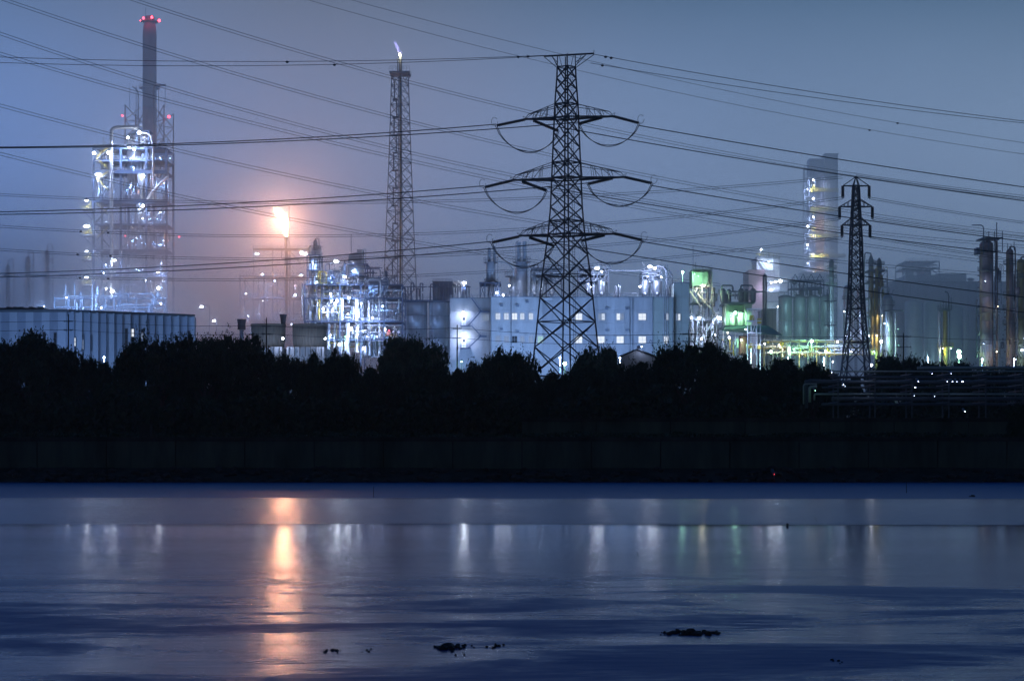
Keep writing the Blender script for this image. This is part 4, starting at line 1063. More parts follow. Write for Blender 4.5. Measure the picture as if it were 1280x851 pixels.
clutter(b, rg, 376, 336, 425, 400, -1.0, 10, 130, [PIPE, PIPE, PDARK, ALU, STEEL, YEL], 1.0); clutter(b, rg, 402, 358, 503, 400, -.8, 12, 100, [PIPE, WHITE, PDARK, ALU, STEEL], 1.15)
clutter(b, rg, 402, 404, 503, 446, -.8, 12, 110, [PIPE, WHITE, ALU, PDARK, STEEL, YEL], 1.15); clutter(b, rg, 386, 300, 400, 338, 2, 8, 16, None, .8)
clutter(b, rg, 430, 332, 484, 366, 0, 10, 60, [FRAME, PIPE, PDARK], .9); clutter(b, rg, 402, 324, 430, 356, 1, 10, 50, [FRAME, PIPE, STEEL], .8)
for px, py, W_, wd in ((421, 327.5, 5000, 2), (432, 347, 5500, 1.6), (377.5, 345, 3500, 1.6), (370, 369.5, 1400, .9), (414, 368, 3500, 1.1), (405, 387, 3000, .9), (437, 373, 5500, 1), (422, 377, 4000, .8), (448, 392, 4500, .6), (440, 411, 4500, .5), (425, 431, 4000, .4), (466, 398, 3800, .4), (408, 426, 2600, .5), (482, 412, 1600, .4), (455, 436, 3000, .4), (378, 317, 1500, 1), (452, 380, 3000, .5)):
    b.lamp(px, py, -2.2, 'w', W_ * 1.25, .46, wd)
for px, py in ((412, 418), (434, 392), (458, 420), (428, 388), (470, 420), (395, 352), (412, 346), (440, 338), (390, 328), (396, 378), (466, 358), (478, 382), (450, 364)): b.lamp(px, py, 2.5, 'b', 4600, .24)  # blue fill lamps added in the bays to brighten the dim pipework
b.lamp(433, 421, -1.5, 'g', 700, .3); b.box('red_sign', 484, 415, 488.5, 420, -2, -1.7, RUST); b.lamp(487, 414, -3, 'r', 240, .2)
# steam-side frame, left of the plant, mostly veiled
b = T('pipe_rack', 'veiled steel rack standing in steam behind the cooling towers', 'pipe rack', 350, 650); rg = random.Random(31); b.boost = 10
frame(b, [300, 317, 341, 362, 380], [345, 372, 400, 548], (0, 12), PDARK, 1.3, True, rg, .2); clutter(b, rg, 302, 350, 380, 440, 0, 10, 50, [PIPE, WHITE, STEEL], 1)
for px, py, W_ in ((309, 368, 1400), (330, 377, 1600), (352, 392, 1800), (366, 406, 1500), (312, 396, 1800), (345, 352, 1200)): b.lamp(px, py, -3.5, 'b', W_, .32, off=(0, -5, 1), aim=60)

# ================================================================== CENTRE: SILOS AND HALL
def gooseneck(b, px, y0, top, w, r, m, dy=0, drop=8):
    return b.pipe('gooseneck', [(px, y0, dy), (px, top, dy), (px + w, top, dy), (px + w, top + drop, dy)], r, m, 3.2)
for i, (x0, x1, D, lab) in enumerate(((504.5, 533, 560, 'ribbed metal silo nearest the lattice flare tower, first of three'), (534.5, 562, 560, 'ribbed metal silo between two others, beneath the dark hopper house'), (563, 588, 576, 'ribbed metal silo half hidden by the hall staircase, last of three'))):
    xc = (x0 + x1) / 2; R = (x1 - x0) / 2 - .4; b = T('silo', lab, 'silo', xc, D, 'metal silos beside the hall')
    ys = [548, 448, 420, 393, 376]
    for y0, y1 in zip(ys[:-1], ys[1:]): b.lathe('shell_course', xc, 8, [(R, y0), (R, y1 + .5), (R - .25, y1)], SILO, seg=28)
    b.cyl('roof', xc, 374.5, 376, R + .7, 8, FRAME, None)
    for a in (-2.6, -2.15, -1.75, -1.2, -.8, -.4):
        b.bar3('seam', b.L(xc, 548) + Vector((R * b.k * 1.004 * math.cos(a), 8 + R * b.k * 1.004 * math.sin(a), 0)), b.L(xc, 376.5) + Vector((R * b.k * 1.004 * math.cos(a), 8 + R * b.k * 1.004 * math.sin(a), 0)), .12, SILO)
    for y in (393, 420): b.cyl('hoop', xc, y - .25, y + .25, R + .18, 8, STEEL)
    b.box('walkway', x0 - 1, 375.4, x1 + 1, 377, -2, -.5, FRAME); b.rail([(x0, 375.2, -2), (x1, 375.2, -2)], 4, STEEL)
    b.bar('downpipe', (x1 + .2, 548, -.5), (x1 + .2, 376, -.5), .9, PDARK)
    rg = random.Random(40 + i)
    for q in range(4): gooseneck(b, x0 + 3 + q * 5.6, 376, 352 + rg.uniform(0, 6), 3.4, .7, FRAME, rg.uniform(0, 12), 10)
    for q in range(4): b.bar('vent_pipe', (x0 + 2 + q * 7, 376, 5), (x0 + 2 + q * 7, 358 + rg.uniform(0, 8), 5), 1.1, FRAME, None, 'tube')
    b.drum('header', x0, x1, 357.5, .6, 3, FRAME)
b = T('hopper_house', 'dark box-shaped hopper house standing on top of the silos', 'hopper house', 553, 566, None, Zp(374.5, 566))
b.box('body', 540.5, 351.8, 565, 374.4, 2, 14, FRAME); b.box('roof', 540, 350.8, 565.6, 351.8, 1.6, 14.4, PDARK)
for x in (544, 549, 554.5, 560): b.box('rib', x - .35, 352, x + .35, 374, 1.75, 2, STEEL)
b.lathe('hopper', 545.5, -.5, [(1.5, 374.3), (3.4, 369), (3.4, 356)], STEEL, seg=14)
b.pipe('curved_duct', [(565, 356, 4), (572, 357, 4), (576, 366, 4), (576, 371, 4)], .9, PIPE, 6); b.rail([(541, 350.8, 2), (565, 350.8, 2)], 3, STEEL)
b = T('white_tank', 'flared white tank glowing under a lamp behind the silos', 'tank', 574, 585)
b.lathe('shell', 574, 6, [(6.2, 548), (6.2, 358), (7.6, 350.5), (7.8, 349.8)], WHITE); b.lamp(580.5, 354, -1, 'w', 5200, .5, 1.4)
b.bar('lamp_arm', (580, 372, -.3), (580, 355, -.3), .6, PIPE)

HB = 500
b = T('factory_hall', 'long two-storey grey factory hall with lit windows behind the big pylon', 'hall', 712, HB)
rg = random.Random(3)
secs = [(562, 613, 371.5, 5.0, CLAD), (613, 678, 371.3, 0.0, CLADL), (678, 816, 371.5, 1.4, CLAD), (816, 843, 371.5, 1.35, CLADG)]
for x0, x1, yt, d, m in secs:
    n = max(2, round((x1 - x0) / 11.5)); w = (x1 - x0) / n
    for i in range(n):
        for ya, yb in ((yt, 387), (387, 403), (403, 418), (418, 434), (434, 449)):
            b.box('wall_panel', x0 + i * w + .06, ya + .08, x0 + (i + 1) * w - .06, yb - .08, d + rg.uniform(0, .03), d + .4, m)
    b.box('core', x0, yt + .6, x1, 548, d + .32, d + 30, CLAD)
    b.box('parapet', x0 - .2, yt - 1.1, x1 + .2, yt - .05, d - .12, d + 30.2, STEEL)
for ya, yb in ((353, 371), (371, 387), (387, 403), (403, 418), (418, 434), (434, 449)):
    for i in range(2): b.box('wall_panel', 843.4 + i * 9.6 + .06, ya + .08, 843.4 + (i + 1) * 9.6 - .06, yb - .08, 2.6 + rg.uniform(0, .03), 3, CLADG)
b.box('core', 843.4, 353.6, 862.6, 548, 2.95, 32, CLADG); b.box('parapet', 843.1, 352, 862.9, 353, 2.4, 32.3, STEEL)
def win(x0, x1, y0, y1, d, m, nx=2):
    w = b.box('window', x0 - .35, y0 - .35, x1 + .35, y1 + .5, d - .12, d + .02, CLADL)
    for i in range(nx):
        xa = x0 + (x1 - x0) * i / nx + .16; xb = x0 + (x1 - x0) * (i + 1) / nx - .16
        mm = m if not isinstance(m, tuple) else m[i % len(m)]
        for ya, yb in ((y0 + .1, (y0 + y1) / 2 - .12), ((y0 + y1) / 2 + .12, y1 - .1)): b.box('pane', xa, ya, xb, yb, d - .16, d - .1, mm, w)
    b.box('sill', x0 - .6, y1 + .5, x1 + .6, y1 + .95, d - .3, d + .02, CLADL, w)
for x0, x1, d, m in ((602, 611, 5, WIN3), (619.5, 625.5, 0, WIN), (630, 636, 0, WIN), (640, 646.5, 0, WIN2), (650, 655.5, 0, WIN), (661, 666.5, 0, WIN), (719, 728, 1.4, WIN2), (748, 756.5, 1.4, (WIN3, WIN)), (771, 780, 1.4, (WIN2, WIN3)), (798.5, 808, 1.4, WIN2), (831, 836, 1.35, (DARKG, WIN)), (846, 851.5, 2.6, (WIN3, WIN2))): win(x0, x1, 391.5, 399.5, d, m)
for x0, x1, d, m in ((619.5, 625.5, 0, WIN3), (630, 636, 0, WIN3), (640, 646.5, 0, DARKG), (650, 655.5, 0, WIN3), (661, 666.5, 0, WIN3), (672, 679, 0, WING), (719, 728, 1.4, WIN2), (747, 756, 1.4, WIN2), (771, 780, 1.4, WIN2), (798.5, 808, 1.4, WIN2), (830, 836, 1.35, WIN2)): win(x0, x1, 420, 428.5, d, m)
win(674, 680, 449.5, 455, -.2, WIN2)
for x, y, d in ((627, 381.5, 0), (647, 382, 0), (659, 377, 0), (627, 411, 0), (647, 414, 0), (758.5, 385, 1.4), (784, 385, 1.4), (758.5, 412, 1.4), (784, 412, 1.4), (733, 413, 1.4)):
    h = b.box('vent_hood', x - 1.8, y - 1.2, x + 1.8, y + 1.6, d - .9, d - .02, STEEL); b.box('louvre', x - 1.4, y + .2, x + 1.4, y + 1.3, d - .95, d - .88, PDARK, h)
for x, d in ((639, 0), (787.5, 1.4), (791, 1.4), (816, 1.2), (614, -.1), (841, 1.2)): b.bar('downpipe', (x, 548, d - .25), (x, 371, d - .25), .8, STEEL, None, 'tube')
for x in (830, 832.5, 835): b.bar('conduit', (x, 440, 1.0), (x, 330, 1.0), .7, PIPE, None, 'tube')
# staircase on the left end
for i, (ya, yb) in enumerate(((371.5, 388), (388, 406), (406, 419), (419, 434))):
    xa, xb = (589, 601) if i % 2 == 0 else (601, 585)
    st = b.bar('stair_flight', (xa, ya, 3.2), (xb, yb, 3.2), 1.5, FRAME); b.bar('stair_rail', (xa, ya - 4, 2.7), (xb, yb - 4, 2.7), .5, STEEL, st)
    for t in (.1, .5, .9): x = xa + (xb - xa) * t; y = ya + (yb - ya) * t; b.bar('baluster', (x, y, 2.7), (x, y - 4, 2.7), .35, STEEL, st)
for y, x0, x1 in ((406, 575, 588), (434, 575, 588), (388, 598, 612), (419, 598, 608)):
    d = b.box('landing', x0, y, x1, y + 1, 2.4, 5, FRAME); b.rail([(x0, y, 2.4), (x1, y, 2.4)], 4, STEEL, d)
for y in (390, 417.5):
    dr = b.box('door', 576.5, y + 3.5, 582, y + 16, 4.8, 4.95, WHITE); b.box('door_window', 577.5, y + 5, 581, y + 9, 4.74, 4.8, DARKG, dr)
    b.lamp(578.5, y, 3.6, 'w', 3000, .52)
b.rail([(563, 370.4, 5.2), (613, 370.4, 5.2)], 4, PIPE); b.rail([(613, 370.2, .3), (678, 370.2, .3)], 3.6, STEEL); b.rail([(678, 370.2, 1.6), (843, 370.2, 1.6)], 3.6, STEEL)
b.box('canopy', 673, 373, 690, 376, -2.5, 0, CLADL)
b.box('plinth', 560, 449.3, 864, 548, -.6, 0, CONC)
RZ = Zp(370.4, HB)
# scrubbers on the roof
b = T('scrubber', 'roof scrubber on a braced stand with a narrow stack, left of the big pylon', 'scrubber', 612, 506, 'tall scrubbers on the hall roof', RZ)
b.lathe('vessel', 613, 8, [(4.5, 352), (6, 350), (6, 326), (5.2, 324)], SILO); b.lathe('skirt', 613, 8, [(4, 371), (4, 352)], STEEL)
b.lathe('stack', 611, 8, [(2.1, 325), (2.1, 307), (1.5, 306)], SILO, seg=14); b.cyl('stack', 617.5, 304, 325, 1.6, 8, SILO); b.ring_deck(613, 324.5, 9, 8, hh=5.5); b.ring_deck(613, 348.5, 8.5, 8, hh=3)
for x in (600, 606, 619, 624): b.bar('stand_leg', (x, 371, 2), (x, 353, 2), 1.2, FRAME)
b.box('stand_deck', 599, 352, 626, 353.3, 1.4, 14, FRAME)
for x0, x1 in ((600, 606), (606, 600), (619, 624), (624, 619)): b.bar('brace', (x0, 371, 1.9), (x1, 353, 1.9), .6, FRAME)
b.bar('downpipe', (622, 371, 4), (622, 324, 4), 1.0, PIPE, None, 'tube'); b.pipe('curved_duct', [(618, 324, 6), (634, 326, 6), (641, 333, 6), (642, 342, 6)], .7, PIPE, 6)
b.lamp(621, 366, 0, 'w', 1600, .35)
b = T('scrubber', 'twin-stack roof scrubber rising behind the lowest pylon arm', 'scrubber', 650, 506, 'tall scrubbers on the hall roof', RZ)
b.lathe('vessel', 652, 8, [(7.6, 371), (7.6, 325), (6.5, 324)], SILO); b.lathe('vessel', 643, 10, [(6.2, 371), (6.2, 342), (5, 341)], SILO)
for x, yt in ((648.5, 299), (656, 298)): b.cyl('stack', x, yt, 325, 2.6, 8, SILO)
b.pipe('gooseneck', [(645, 325, 6), (645, 300, 6), (648, 299, 6)], .6, PIPE, 2); b.ring_deck(652, 324, 11, 8, hh=6); b.ring_deck(641, 341.6, 10, 9, hh=5.5); b.ladder(660.5, 326, 371, 4, PIPE)
b.lamp(636.5, 357, 0, 'w', 2600, .4); b.lamp(629, 368, 2, 'w', 2800, .6, .6)
# vessel stands on the roof
def vessel_stand(px, label, x0, x1, ytop, vess, lamps, seed, ydeck=350):
    b = T('vessel_stand', label, 'vessel stand', px, 507, 'vessel stands on the hall roof', RZ); rg = random.Random(seed)
    frame(b, [x0, (x0 + x1) / 2, x1], [ytop, (ytop + ydeck) / 2, ydeck, 371], (4, 13), STEEL, .9, True, rg, .25, True, STEEL)
    for x, r_, yt in vess:
        b.lathe('vessel', x, 3.0, [(r_ * .35, 369), (r_, 364), (r_, yt + 2), (r_ * .8, yt)], ALU, seg=18)
        bm = bmesh.new(); c = b.L(x, 365.5, 3.0 - r_ * b.k - .05); bmesh.ops.create_circle(bm, cap_ends=True, radius=1.5 * b.k, segments=16)
        bmesh.ops.transform(bm, matrix=Matrix.Translation(c) @ Matrix.Rotation(math.pi / 2, 4, 'X'), verts=bm.verts); r_e = bmesh.ops.extrude_face_region(bm, geom=bm.faces[:])
        for v in r_e['geom']:
            if isinstance(v, bmesh.types.BMVert): v.co.y -= .12
        b.mesh('manhole', bm, WHITE)
    clutter(b, rg, x0, ytop, x1, 352, 3, 11, 22, [PIPE, STEEL, WHITE], .8)
    for a in lamps: b.lamp(*a)
    return b
b = vessel_stand(684, 'dim vessel stand on the roof, seen through the pylon lattice', 664, 703, 334, ((676, 4, 348), (690, 4.2, 348), (668, 3, 345)), ((676, 362, -3, 'w', 1300, .3),), 4)
for x in (667, 690): gooseneck(b, x, 346, 328, 6, .8, PIPE, 6)
b = vessel_stand(738, 'brightly lit vessel stand on the roof just right of the big pylon', 724, 762, 334, ((735, 3.6, 352), (752.5, 5.2, 349), (742, 3, 354)), ((746, 336, -1.5, 'w', 5200, .55, 1.9), (752, 340, -1, 'w', 1800, .3), (738, 360, -3.5, 'w', 2600, .2)), 5)
b.pipe('long_header', [(757, 336, 5), (757, 336.2, 5), (805, 336.2, 5), (812, 334, 5)], .8, PIPE, 2)
for x in (751, 757): gooseneck(b, x, 345, 329, 7, .7, PIPE, 5)
b = vessel_stand(818, 'vessel stand with a glowing domed lamp house at the right end of the roof', 804, 828, 338, ((807, 5.4, 349), (822, 5.6, 349)), ((812, 334, -1.5, 'w', 8500, .6, 1.4), (818, 336, -1.5, 'w', 3500, .45), (809, 346, -2, 'w', 2200, .2), (826, 347, -2, 'w', 1800, .2), (799.5, 359, -2, 'w', 3000, .35, 1.5)), 6)
b.lathe('dome', 814, 8, [(7.5, 338), (7, 334), (5, 330.5), (2, 328.5)], WHITE); b.bar('brace', (803, 324, 4), (807, 331, 4), .8, PIPE)
for q in range(4): b.pipe('down_leg', [(818 + q, 332 + q, 3 + q), (828 + q * 3, 330 + q, 3 + q), (834 + q * 3, 337 + q, 3 + q), (834 + q * 3, 371, 3 + q)], .75, PIPE, 6)
b = T('roof_unit', 'small pump unit standing on the roof between two vessel stands', 'pump unit', 772, 506, None, RZ)
b.box('body', 769, 362, 776, 371, 3, 7, PIPE); b.lathe('drum', 771, 2.5, [(1.6, 371), (1.6, 358), (.6, 356)], PIPE, seg=12); b.lathe('drum', 775, 3, [(1.5, 371), (1.5, 354), (.6, 353)], ALU, seg=12); b.rail([(766, 371, 2.5), (798, 371, 2.5)], 6, PIPE)
# gabled shed
b = T('shed', 'small gabled shed with a roof vent in front of the windowed hall', 'shed', 800, 420); k = b.k
bm = bmesh.new(); sh = [(776, 446), (797, 437.5), (818, 446), (818, 549), (776, 549)]
for d_ in (0, 14): pass
va = [bm.verts.new(b.L(x, y, 0)) for x, y in sh]; vb = [bm.verts.new(b.L(x + 8, y, 14)) for x, y in sh]
bm.faces.new(va); bm.faces.new(vb[::-1])
for i in range(5): bm.faces.new((va[i], vb[i], vb[(i + 1) % 5], va[(i + 1) % 5]))
bmesh.ops.recalc_face_normals(bm, faces=bm.faces); b.mesh('wall', bm, CLADL)
for (xa, ya), (xb, yb) in (((774.5, 446.2), (797, 437)), ((797, 437), (819.5, 446.2))):
    bm = bmesh.new(); q = [b.L(xa, ya - .3, -.5), b.L(xb, yb - .3, -.5), b.L(xb + 8, yb - .3, 14.5), b.L(xa + 8, ya - .3, 14.5)]
    f = bm.faces.new([bm.verts.new(v) for v in q]); e = bmesh.ops.extrude_face_region(bm, geom=[f])
    for v in e['geom']:
        if isinstance(v, bmesh.types.BMVert): v.co.z += .25
    bmesh.ops.recalc_face_normals(bm, faces=bm.faces); b.mesh('roof', bm, ROOF)
b.lathe('roof_vent', 800.5, 6, [(1.2, 438), (1.2, 434.5), (2.4, 433), (1.8, 431), (.5, 430)], ALU, seg=12); b.lamp(802, 433.5, -.5, 'w', 350, .12)

# ================================================================== RIGHT WORKS
b = T('reactor_house', 'green-lit railed structure with chutes just right of the windowed hall', 'process structure', 880, 560); rg = random.Random(51)
frame(b, [866, 878, 890], [337, 357, 378, 400, 548], (0, 10), STEEL, 1.1, True, rg, .25)
b.box('house', 866, 339, 886, 356, 2, 9, GREEN); b.lathe('drum', 888, 4, [(3.4, 358), (3.4, 338), (2, 337)], STEEL); b.lathe('drum', 893, 4, [(3, 382), (3, 358)], STEEL)
b.bar('mast', (868, 338, 4), (868, 306, 4), .5, PDARK); b.bar('mast', (871, 338, 4), (871, 326, 4), .5, PDARK)
for x0, y0, x1, y1 in ((862, 364, 876, 384), (872, 368, 895, 394), (876, 424, 897, 394)): b.bar('chute', (x0, y0, -1), (x1, y1, -1), 1.6, PIPE)
clutter(b, rg, 864, 358, 900, 440, -.5, 9, 60, [PIPE, WHITE, ALU, STEEL], 1.1); b.box('wall', 866, 398, 902, 446, 9, 12, CONC)
for a in ((853, 340.5, -1, 'g', 4200, .55), (867.5, 343, -2, 'g', 3800, .12), (878, 358, -2, 'y', 5200, .5, 1.6), (863.5, 397.5, -2, 'w', 3200, .5), (873, 398, -2, 'w', 2600, .42), (898.8, 398.5, -2, 'w', 4200, .5), (876, 424, -2, 'w', 2200, .4), (893, 419, -2.5, 'w', 2200, .3), (872, 346, -2.5, 'g', 3500, .12)): b.lamp(*a)
b.bar('lamp_post', (853, 548, -.4), (853, 341, -.4), .7, STEEL)
b = T('tank_house', 'dark process house with a glowing green front and vent drums on its roof', 'process house', 922, 555); rg = random.Random(52)
b.box('side_wall', 908, 380, 911, 407, 0, 12, GREEN); b.box('side_wall', 931, 380, 940, 407, 0, 12, CLADG); b.box('roof', 905, 377.6, 942, 380, -1, 13, PDARK); b.box('back_wall', 911, 380, 931, 407, 6, 12, GREEN)
b.lathe('lit_tank', 915.5, 2.5, [(4.6, 407), (4.6, 391), (3, 389)], WHITE); b.lathe('lit_tank', 926.5, 2.5, [(4.6, 407), (4.6, 391), (3, 389)], WHITE)
b.box('floor_slab', 904, 407, 944, 409, -2, 13, PDARK)
for y0, y1 in ((409, 420),):
    bm = bmesh.new(); f = bm.faces.new([bm.verts.new(b.L(x, y, d)) for x, y, d in ((898, 414, -9), (972, 420, -9), (960, 407, 0), (908, 408, 0))]); e = bmesh.ops.extrude_face_region(bm, geom=[f])
    for v in e['geom']:
        if isinstance(v, bmesh.types.BMVert): v.co.z -= .4
    bmesh.ops.recalc_face_normals(bm, faces=bm.faces); b.mesh('lean_to_roof', bm, mat('teal roof sheet', (.04, .13, .14), .5, .1, .2))
for x in (900, 915, 934, 952, 970): b.bar('post', (x, 548, -8), (x, 418, -8), 1, STEEL)
for i, x in enumerate((905, 914, 930, 938, 945)):
    r_ = 3.6 - .4 * (i % 2); dd = 3 + 3 * (i % 2)
    b.lathe('vent_drum', x + (0 if i < 2 else -2), dd, [(r_ * .7, 378), (r_, 374), (r_, 362), (r_ * .5, 359.5)], STEEL, seg=14)
for x, w in ((904, 14), (928, 15)): b.pipe('gooseneck', [(x, 360, 4), (x, 355.5, 4), (x + w, 355.5, 4), (x + w, 364, 4)], 1.1, STEEL, 3)
b.drum('header', 905, 958, 364, .9, 2, STEEL); clutter(b, rg, 904, 360, 946, 379, 2, 10, 22, [STEEL, PIPE, PDARK], .8)
b.cyl('red_tank', 926, 421, 445, 5.5, -6, RUST); b.box('green_door', 917.5, 424, 920, 436, -6.5, -6, GREEN)
clutter(b, rg, 900, 422, 935, 446, -7, 0, 26, [WHITE, PIPE, YEL], .9)
for a in ((918.5, 391.5, -1.5, 'g', 5600, .5), (928, 392, -1.0, 'g', 2600, .1), (922, 427, -9, 'g', 2600, .3), (907, 424, -9.5, 'w', 2600, .3), (905, 418, -9.5, 'y', 700, .3)): b.lamp(*a)
b = T('lattice_gantry', 'slim white lattice gantry with yellow boxes before the green process house', 'gantry', 944, 500); rg = random.Random(53)
for x in (934.5, 940, 946, 951.5):
    b.bar('post', (x, 548, 0 if x in (934.5, 946) else 2), (x, 386, 0 if x in (934.5, 946) else 2), .8, WHITE)
for y in (386, 401, 416, 431): b.box('girt', 934, y - .4, 952, y + .4, -.3, 2.2, WHITE)
for y0, y1 in ((401, 386), (416, 401), (431, 416), (446, 431)): b.bar('brace', (940, y0, 0), (946, y1, 0), .5, WHITE); b.bar('brace', (946, y0, 0), (940, y1, 0), .5, WHITE)
for x0, y0 in ((938, 394), (947, 398), (937, 429), (946, 430)): b.box('yellow_box', x0, y0, x0 + 5, y0 + 6, .3, 2, YEL)
b.lamp(955, 430, -1.5, 'w', 1400, .25); b.lamp(963, 440, -1, 'g', 1100, .42); b.lamp(931, 412, -2, 'w', 1800, .22)
b = T('side_block', 'grey windowless block between the green process house and the teal silos', 'block', 963, 566)
b.box('wall', 955, 387, 970.5, 548, 0, 14, CLAD); b.box('parapet', 954.6, 386, 971, 387, -.2, 14.2, STEEL); b.pipe('tall_duct', [(954, 548, -1), (954, 346, -1), (955.5, 343, -1), (957, 346, -1), (957, 548, -1)], 1.3, STEEL, 2)
for x in (960, 965.5): b.box('rib', x - .3, 387.3, x + .3, 470, -.12, .05, STEEL)
b = T('lit_tower_block', 'hazy pink and lilac tower block with a bright white corner and roof lamp', 'tower block', 955, 800); rg = random.Random(54)
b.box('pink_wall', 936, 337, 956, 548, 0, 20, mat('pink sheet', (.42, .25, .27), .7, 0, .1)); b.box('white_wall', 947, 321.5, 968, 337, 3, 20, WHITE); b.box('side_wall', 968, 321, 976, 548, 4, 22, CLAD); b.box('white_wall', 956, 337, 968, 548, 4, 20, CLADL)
b.box('roof', 946.5, 320.6, 976.5, 321.5, 2.5, 22.5, PDARK); b.rail([(946, 320.6, 2), (976, 320.6, 2)], 4.5, YEL); b.rail([(936, 336.8, -.3), (947, 336.8, -.3)], 4.5, YEL); b.bar('stay', (949, 322, 1.5), (960, 337, 1.5), .9, STEEL)
b.bar('lamp_post', (951.5, 321, 3), (951.5, 313, 3), .6, PIPE)
for y in (352, 364, 376): b.box('balcony', 958, y, 985, y + 1, -2, 4, STEEL); b.rail([(958, y, -2), (985, y, -2)], 4, PIPE)
for a in ((951.2, 312, -.5, 'w', 3800, .8), (961, 327, -.5, 'w', 9000, .5), (974.5, 352, -3, 'w', 5200, .85), (968, 353, -3, 'w', 3000, .45), (963, 354, -3, 'w', 9000, .75, .6), (963, 363, -3, 'w', 4000, .5), (971, 384, -3, 'w', 2600, .4), (978, 381, -3, 'w', 2600, .4)): b.lamp(*a)
b.bar('mast', (868 + 96, 321, 8), (964, 309, 8), .5, PDARK)

for i, (x0, x1, lab) in enumerate(((976, 994, 'tall teal-grey silo at the left of a touching row of four'), (994.5, 1011, 'second teal-grey silo from the left in the touching row of four'), (1011.5, 1028, 'third teal-grey silo from the left in the touching row of four'), (1028.5, 1046, 'tall teal-grey silo at the right end of the row, behind a slim lattice column'))):
    xc = (x0 + x1) / 2; R = (x1 - x0) / 2 - .3; b = T('silo', lab, 'silo', xc, 640, 'row of tall teal silos')
    for y0, y1 in ((548, 450), (450, 425), (425, 400), (400, 371)): b.lathe('shell_course', xc, 6, [(R, y0), (R, y1 + .5), (R - .2, y1)], TEAL, seg=24)
    b.lathe('roof', xc, 6, [(R + .6, 371), (R + .6, 369.5), (R * .4, 367)], STEEL, seg=24); b.rail([(x0, 369.5, 0), (x1, 369.5, 0)], 3.4, STEEL); b.bar('downpipe', (x1, 548, 1), (x1, 371, 1), .8, STEEL, None, 'tube'); b.ladder(xc - R * .6, 371, 446, -.6, STEEL)
b = T('conveyor_frame', 'open steel pipe frame with chevron tops standing on the teal silos', 'steel frame', 1010, 646, None, Zp(369.5, 646)); rg = random.Random(55)
frame(b, [990, 1000, 1010, 1020, 1031], [350, 360, 369.5], (2, 9), FRAME, 1, True, rg, .5)
for x in (995, 1005, 1015, 1026): b.bar('chevron', (x - 4, 350, 2), (x, 342, 2), .8, FRAME); b.bar('chevron', (x, 342, 2), (x + 4, 350, 2), .8, FRAME)
clutter(b, rg, 990, 345, 1031, 369, 2, 8, 18, [FRAME, STEEL], .8)
b = T('lattice_column', 'slim dark lattice column with platforms standing before the teal silos', 'column', 1037, 560)
for x in (1034, 1040): b.bar('post', (x, 548, 0), (x, 362, 0), .9, PDARK)
for y0, y1 in zip(range(366, 446, 10), range(376, 456, 10)): b.bar('brace', (1034, y1, 0), (1040, y0, 0), .6, PDARK); b.bar('brace', (1040, y1, 0), (1034, y0, 0), .6, PDARK)
for y in (376, 406, 430): d = b.box('platform', 1030, y, 1044, y + 1, -1.5, 1.5, PDARK); b.rail([(1030, y, -1.5), (1044, y, -1.5)], 3.6, PDARK, d)
b.bar('riser', (1037, 548, .6), (1037, 358, .6), 1.5, STEEL, None, 'tube'); b.bar('mast', (1035, 362, 0), (1035, 350, 0), .5, PDARK)
# power-station block far behind
b = T('boiler_house', 'very tall faint boiler house with a lit stair tower rising through the fog', 'boiler house', 1028, 1480); rg = random.Random(56)
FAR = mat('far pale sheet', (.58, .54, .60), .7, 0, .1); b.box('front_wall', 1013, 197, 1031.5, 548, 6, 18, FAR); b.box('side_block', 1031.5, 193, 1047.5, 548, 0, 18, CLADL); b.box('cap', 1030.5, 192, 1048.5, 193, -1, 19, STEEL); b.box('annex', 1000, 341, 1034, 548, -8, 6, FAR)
for y in (236, 260, 293, 318): b.box('yellow_deck', 1012, y, 1047 if y < 310 else 1056, y + 4.4, -4, -.5, YEL)
fr = [1005, 1011, 1018]; rows_ = [212 + 11.5 * i for i in range(12)]
frame(b, fr, rows_, (-3, 4), STEEL, .9, True, rg, .5)
b.box('orange_lit_shaft', 1020, 256, 1031, 342, 4.6, 5.9, mat('orange lit shaft', (.55, .28, .15), .7, 0, .15))  # the orange light on this shaft is put into its colour
for i, y in enumerate(rows_):
    if i in (0, 4): continue
    b.lamp(1008 + (i % 2) * 7, y + 3, -6, 'w', 42000, .85, 1.1); 
for px, py in ((1025, 318), (1027, 280), (1024, 336)): b.lamp(px, py, -6, 'y', 9000, .2)
for y in (232, 262, 284, 340): b.box('yellow_box', 1014, y, 1018, y + 6, -4.5, -3.2, YEL)

# unit behind the smaller pylon
b = T('vertical_vessel', 'tall white-lit vessel seen through the lattice of the smaller pylon', 'vessel', 1063, 560, 'bright vertical vessels'); b.lathe('shell', 1063, 4, [(6, 548), (6, 362), (5, 357), (2, 355)], ALU); b.ring_deck(1063, 372, 7.6, 4); b.lamp(1056, 420, -2, 'w', 3800, .2); b.lamp(1054, 390, -2, 'w', 2600, .2); b.pipe('overhead_pipe', [(1063, 355, 4), (1063, 351, 4), (1070, 350, 4), (1071, 548, 4)], .8, PIPE, 3)
b = T('vertical_vessel', 'second tall white-lit vessel at the right leg of the smaller pylon', 'vessel', 1079, 562, 'bright vertical vessels'); b.lathe('shell', 1079, 4, [(4.4, 548), (4.4, 362), (3.6, 358), (1, 356)], ALU); b.ring_deck(1079, 374, 6, 4); b.lamp(1085, 420, -2, 'w', 2600, .2)
b = T('vertical_vessel', 'bright domed vessel with a gooseneck pipe and railed top, right of the smaller pylon', 'vessel', 1113, 545, 'bright vertical vessels')
